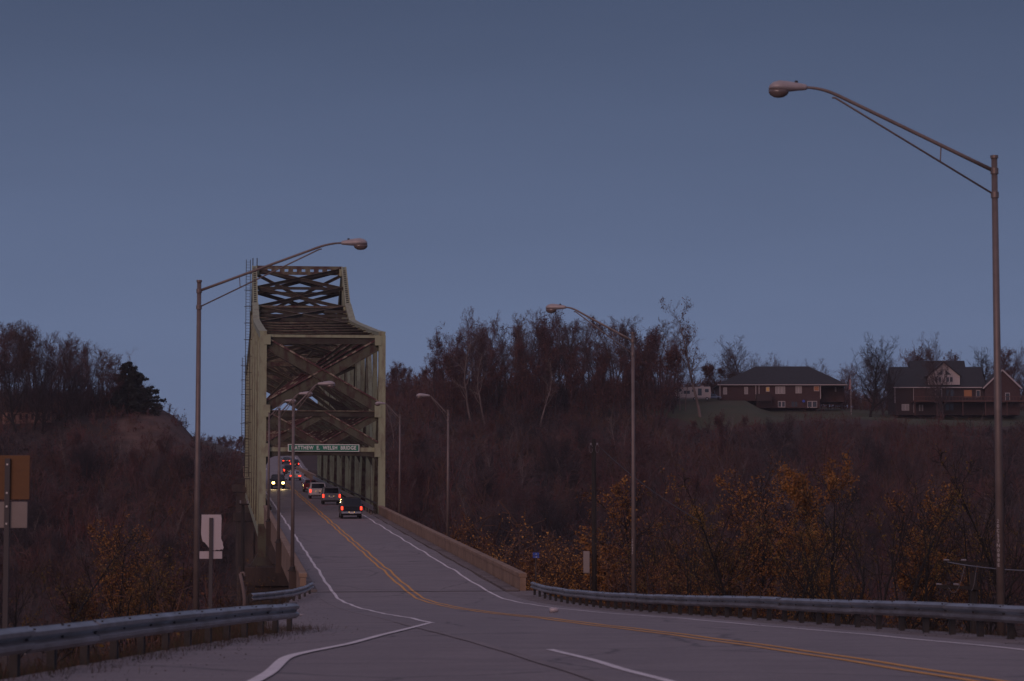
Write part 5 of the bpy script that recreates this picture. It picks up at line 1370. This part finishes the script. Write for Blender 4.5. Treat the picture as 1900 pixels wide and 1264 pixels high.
for key, px, yt, d, lab in ((1, 866, 950, 215, 'orange bush beside the nearer parapet lamp'), (0, 915, 928, 222, 'tall orange-yellow bush behind the right parapet'), (0, 965, 985, 205, 'yellowish spreading bush behind the right parapet'),
        (1, 905, 985, 200, 'low orange bush close behind the right parapet'), (1, 1000, 1000, 190, 'rusty bush above the blue sign'), (0, 1050, 975, 195, 'dull rusty bush left of the wooden utility pole'),
        (0, 1140, 960, 185, 'dull brown bush between the utility pole and the street lamp'), (1, 1222, 1010, 135, 'olive bush at the foot of the middle street lamp'), (0, 852, 968, 205, 'bright ochre bush just right of the nearer parapet lamp'), (0, 885, 970, 210, 'full ochre bush behind the orange one by the parapet'), (0, 935, 955, 214, 'ochre bush between the tall and the spreading one'), (1, 960, 1020, 180, 'low rusty bush near the parapet end')):
    tree_px(('bush', key), px, d, yt, lab, name='autumn_bush', cat='bush', wide=1.1)
# trees below the embankment, left
for key, px, yt, d, lab in ((('autumn', 1), 215, 948, 130, 'sparse orange-leaved tree in front of the left hillside'), (('autumn', 2), 150, 985, 125, 'dark rusty tree left of the sparse orange one'), (('autumn', 0), 285, 985, 128, 'sparse yellowish tree right of the sparse orange one'),
        (('dark', 1), 90, 980, 120, 'dark bare tree near the orange-brown sign'), (('dark', 0), 250, 1000, 112, 'dark bare tree low behind the left guardrail'), (('autumn', 2), 330, 905, 190, 'olive tree beside the left lamp pole'),
        (('dark', 2), 30, 1000, 125, 'dark bare tree at the left edge'), (('autumn', 2), 425, 1010, 150, 'dark rusty tree behind the state-shaped marker')):
    tree_px(key, px, d, yt, lab, name='autumn_tree' if key[0] == 'autumn' else 'bare_tree')

# ------------------------------------------------------------------ scrub, undergrowth and grass (uncountable)
def scrub(name, P_, Hh, mats_, mi_, lab, cat, nst=4, ntw=34, tw=0.055, seed=1, leaf=0, lmats=(), lsize=0.2, lean=0.3):
    rg = np.random.default_rng(seed); n = len(P_)
    Vs, mis = [], []
    def blades(p, d, L, w0, w1, m):
        s = np.cross(d, rg.normal(size=d.shape)); s /= np.linalg.norm(s, axis=1)[:, None] + 1e-9
        q = p + d * L[:, None]
        Vs.append(np.stack([p - s * w0[:, None], p + s * w0[:, None], q + s * w1[:, None], q - s * w1[:, None]], 1)); mis.append(m)
    sd, sp, sL = [], [], []
    for j in range(nst):
        d = np.stack([rg.normal(0, lean, n), rg.normal(0, lean, n), np.ones(n)], 1); d /= np.linalg.norm(d, axis=1)[:, None]
        p = P_ + np.stack([rg.normal(0, .3, n), rg.normal(0, .3, n), np.full(n, -0.3)], 1); L = Hh * rg.uniform(0.6, 1.05, n)
        blades(p, d, L, 0.014 * Hh, np.full(n, 0.015), mi_); sd.append(d); sp.append(p); sL.append(L)
    sd, sp, sL = np.stack(sd), np.stack(sp), np.stack(sL)
    ar = np.arange(n)
    for j in range(ntw):
        k_ = rg.integers(0, nst, n); f = rg.uniform(0.22, 1.0, n)
        p = sp[k_, ar] + sd[k_, ar] * (sL[k_, ar] * f)[:, None]
        d = sd[k_, ar] * 0.7 + rg.normal(0, 0.75, (n, 3)); d[:, 2] = np.abs(d[:, 2]); d /= np.linalg.norm(d, axis=1)[:, None]
        blades(p, d, Hh * rg.uniform(0.12, 0.36, n), np.full(n, tw) * rg.uniform(0.5, 1.3, n), np.full(n, 0.012), mi_)
    mats2 = list(mats_)
    if leaf:
        for j in range(leaf):
            k_ = rg.integers(0, nst, n); f = rg.uniform(0.3, 1.0, n)
            p = sp[k_, ar] + sd[k_, ar] * (sL[k_, ar] * f)[:, None] + rg.normal(0, 0.16, (n, 3)) * Hh[:, None]
            V_, _ = leaves_np(p, lsize, rg); Vs.append(V_.reshape(-1, 4, 3)); mis.append(len(mats2) + rg.integers(0, len(lmats), n))
        mats2 += list(lmats)
    V_ = np.concatenate(Vs).reshape(-1, 3); Q_ = np.arange(len(V_)).reshape(-1, 4)
    o = mesh_np(name, V_, Q_, mats2, mi=np.concatenate(mis))
    tag(o, lab, cat, kind='stuff'); return o

rg = np.random.default_rng(11)
def scatter(n, x0, x1, y0, y1, keep):
    X = rg.uniform(x0, x1, n); Y = rg.uniform(y0, y1, n); k_ = keep(X, Y); X, Y = X[k_], Y[k_]
    return np.stack([X, Y, terrain(X, Y)], 1)
def clump(X, Y, nm):
    w_ = np.sin(X * 0.13 + 1) + np.sin(Y * 0.17 + X * 0.05) + np.sin(X * 0.31 - Y * 0.11) + rg.normal(0, 0.7, len(X))
    return np.clip(((w_ + 2.4) / 4.8 * nm).astype(int), 0, nm - 1)
# right hillside
P_ = scatter(5200, -45, 150, 452, 583, lambda X, Y: (X - cx(Y) > 11) & (np.abs(X) < 0.21 * Y + 8) & ~((Y > 566) & (X > 34)))
Hh = rg.uniform(2.5, 9.5, len(P_)) * np.where(P_[:, 1] > 545, 0.55, 1.0)
scrub('hillside_scrub', P_, Hh, TWIG, clump(P_[:, 0], P_[:, 1], 5), 'brown leafless scrub wood covering the right hillside', 'scrub', seed=21, ntw=44, tw=0.05, lean=0.42, leaf=9, lmats=(LEAF['red'], LEAF['rust'], LEAF['red']), lsize=0.3)
P_ = scatter(2600, -125, -40, 436, 560, lambda X, Y: (X - cx(Y) < -9) & (X > -0.21 * Y - 8) & ~((Y > 512) & (X - cx(Y) > -33) & (rg.random(len(X)) < 0.55)))
Hh = rg.uniform(3.0, 7.5, len(P_)) * np.where(P_[:, 1] > 512, 0.42, 1.0)
scrub('hillside_scrub', P_, Hh, TWIG, clump(P_[:, 0], P_[:, 1], 5), 'brown leafless scrub wood covering the left hillside', 'scrub', seed=22, ntw=44, tw=0.05, lean=0.42, leaf=9, lmats=(LEAF['red'], LEAF['rust'], LEAF['red']), lsize=0.3)
# understorey inside the two hilltop woods
P_ = scatter(1000, -32, 42, 584, 655, lambda X, Y: (X - cx(Y) > 14) & (X < 0.0605 * Y + rg.normal(0, 1.5, len(X))))
scrub('wood_understorey', P_, rg.uniform(2.5, 7.0, len(P_)), TWIG, clump(P_[:, 0], P_[:, 1], 5), 'dense twiggy understorey inside the wood on the right hilltop', 'understorey', seed=31, ntw=40, tw=0.06)
P_ = scatter(800, -118, -72, 540, 590, lambda X, Y: X < -0.1395 * Y)
scrub('wood_understorey', P_, rg.uniform(2.5, 6.5, len(P_)), TWIG, clump(P_[:, 0], P_[:, 1], 5), 'dense twiggy understorey inside the wood on the left hilltop', 'understorey', seed=32, ntw=40, tw=0.06)
P_ = scatter(900, 40, 150, 626, 690, lambda X, Y: (np.abs(X) < 0.21 * Y + 4))
scrub('hedgerow', P_, rg.uniform(2.5, 6.0, len(P_)), TWIG, clump(P_[:, 0], P_[:, 1], 5), 'bare hedgerow and thicket behind the two houses on the hill', 'thicket', seed=33, ntw=40, tw=0.06)
# undergrowth below the near embankment
P_ = scatter(2300, -40, 62, 62, 235, lambda X, Y: ((X - cx(Y) > 9.0) | ((X < left_edge(Y) - 2.6) & (X - cx(Y) < -9))) & (np.abs(X) < 0.21 * Y + 4) & ((Y > 96) | (np.abs(X) > 0)))
Hh = rg.uniform(1.2, 4.2, len(P_)) * np.where(P_[:, 1] < 110, 0.45, 1.0)
scrub('undergrowth', P_, Hh, [TWIG[4], TWIG[1], TWIG[4]], clump(P_[:, 0], P_[:, 1], 3), 'dark tangled undergrowth below the near embankment', 'undergrowth', ntw=30, tw=0.022, seed=23, leaf=12, lmats=(LEAF['rust'], LEAF['olive'], LEAF['red']), lsize=0.15)
# grass along the rails
def grass_strip(name, pts, lab, hmin, hmax, mats_, seed):
    rg = np.random.default_rng(seed); n = len(pts)
    d = rg.normal(0, 0.45, (n, 3)); d[:, 2] = 1; d /= np.linalg.norm(d, axis=1)[:, None]
    L = rg.uniform(hmin, hmax, n); s = np.cross(d, rg.normal(size=(n, 3))); s /= np.linalg.norm(s, axis=1)[:, None]
    q = pts + d * L[:, None] ; q[:, 0] += rg.normal(0, .04, n)
    wv = 0.007
    V_ = np.stack([pts - s * wv, pts + s * wv, q], 1).reshape(-1, 3)
    o = mesh_np(name, V_, None, mats_, T=np.arange(3 * n).reshape(-1, 3), mi=rg.integers(0, len(mats_), n)); tag(o, lab, 'grass', kind='stuff')
GR = [mat('dry_grass', (0.085, 0.046, 0.026), 0.9), mat('brown_leaf', (0.055, 0.028, 0.02), 0.9), mat('dull_grass', (0.036, 0.04, 0.018), 0.9)]
def tuft(pts, k_, s_):
    return np.repeat(pts, k_, 0) + np.random.default_rng(9).normal(0, 1, (len(pts) * k_, 3)) * [s_, s_, 0]
Y = rg.uniform(22, 58, 900); X = np.interp(Y, [16, 30.6, 54.5], [-6.75, -5.9, -4.55]) + rg.normal(-0.15, 0.42, 900)
P_ = np.stack([X, Y, np.maximum(terrain(X, Y), rz(Y) - 0.16) - 0.01], 1); grass_strip('verge_grass', tuft(P_, 14, 0.09), 'dry brown grass under the near left guardrail', 0.08, 0.34, GR, 1)
Y = rg.uniform(30, 121, 1500); X = cx(Y) + 5.7 + np.abs(rg.normal(0, 0.5, 1500))
P_ = np.stack([X, Y, np.maximum(terrain(X, Y), rz(Y) - 0.16) - 0.01], 1); grass_strip('verge_grass', tuft(P_, 12, 0.10), 'dry brown grass and leaves under the right guardrail', 0.06, 0.30, GR, 2)
Y = rg.uniform(56, 122, 1300); X = left_edge(Y) - np.abs(rg.normal(0, 1.1, 1300)) + 0.35
P_ = np.stack([X, Y, terrain(X, Y) - 0.01], 1); grass_strip('verge_grass', tuft(P_, 12, 0.12), 'brown grass on the left verge before the parapet', 0.08, 0.5, GR, 3)

n_ = 2600
Y = rg.uniform(26, 122, n_); side_ = rg.random(n_) < 0.72
X = np.where(side_, left_edge(Y) + 0.3 + np.abs(rg.normal(0, 0.9, n_)), cx(Y) + 5.3 - np.abs(rg.normal(0, 0.55, n_)))
P_ = np.stack([X, Y, rz(Y) + 0.004], 1); r_ = 0.004 + 0.018 * rg.random((n_, 1)) ** 2.5; an = rg.uniform(0, 6.28, n_)
a1 = np.stack([np.cos(an), np.sin(an), 0 * an], 1) * r_; a2 = np.stack([-np.sin(an), np.cos(an), 0 * an], 1) * r_ * 0.8; a3 = np.concatenate([np.zeros((n_, 2)), r_ * 0.9], 1)
V_ = np.stack([P_ + a1, P_ + a2 - a1 * .6, P_ - a2 - a1 * .6, P_ + a3], 1).reshape(-1, 3); b0 = 4 * np.arange(n_)[:, None]
T_ = np.concatenate([b0 + [[0, 1, 3]], b0 + [[1, 2, 3]], b0 + [[2, 0, 3]]])
o = mesh_np('grit', V_, None, [GR[1], M['patch'], M['post']], T=T_, mi=np.tile(rg.integers(0, 3, n_), 3)); tag(o, 'loose grit and leaf crumbs along the pavement edges', 'grit', kind='stuff')

# ------------------------------------------------------------------ thin evening haze
hz = bpy.data.materials.new('haze_air'); hz.use_nodes = True
t_ = hz.node_tree; t_.nodes.remove(t_.nodes['Principled BSDF'])
pv = t_.nodes.new('ShaderNodeVolumePrincipled'); pv.inputs['Color'].default_value = (0.86, 0.84, 0.92, 1); pv.inputs['Density'].default_value = 0.0001
t_.links.new(pv.outputs[0], t_.nodes['Material Output'].inputs['Volume'])
mb = MB(); mb.box((0, 2900, 24), (6400, 6500, 86))
tag(mb.build('haze', hz), 'thin bluish evening haze over the valley', 'haze', kind='stuff')
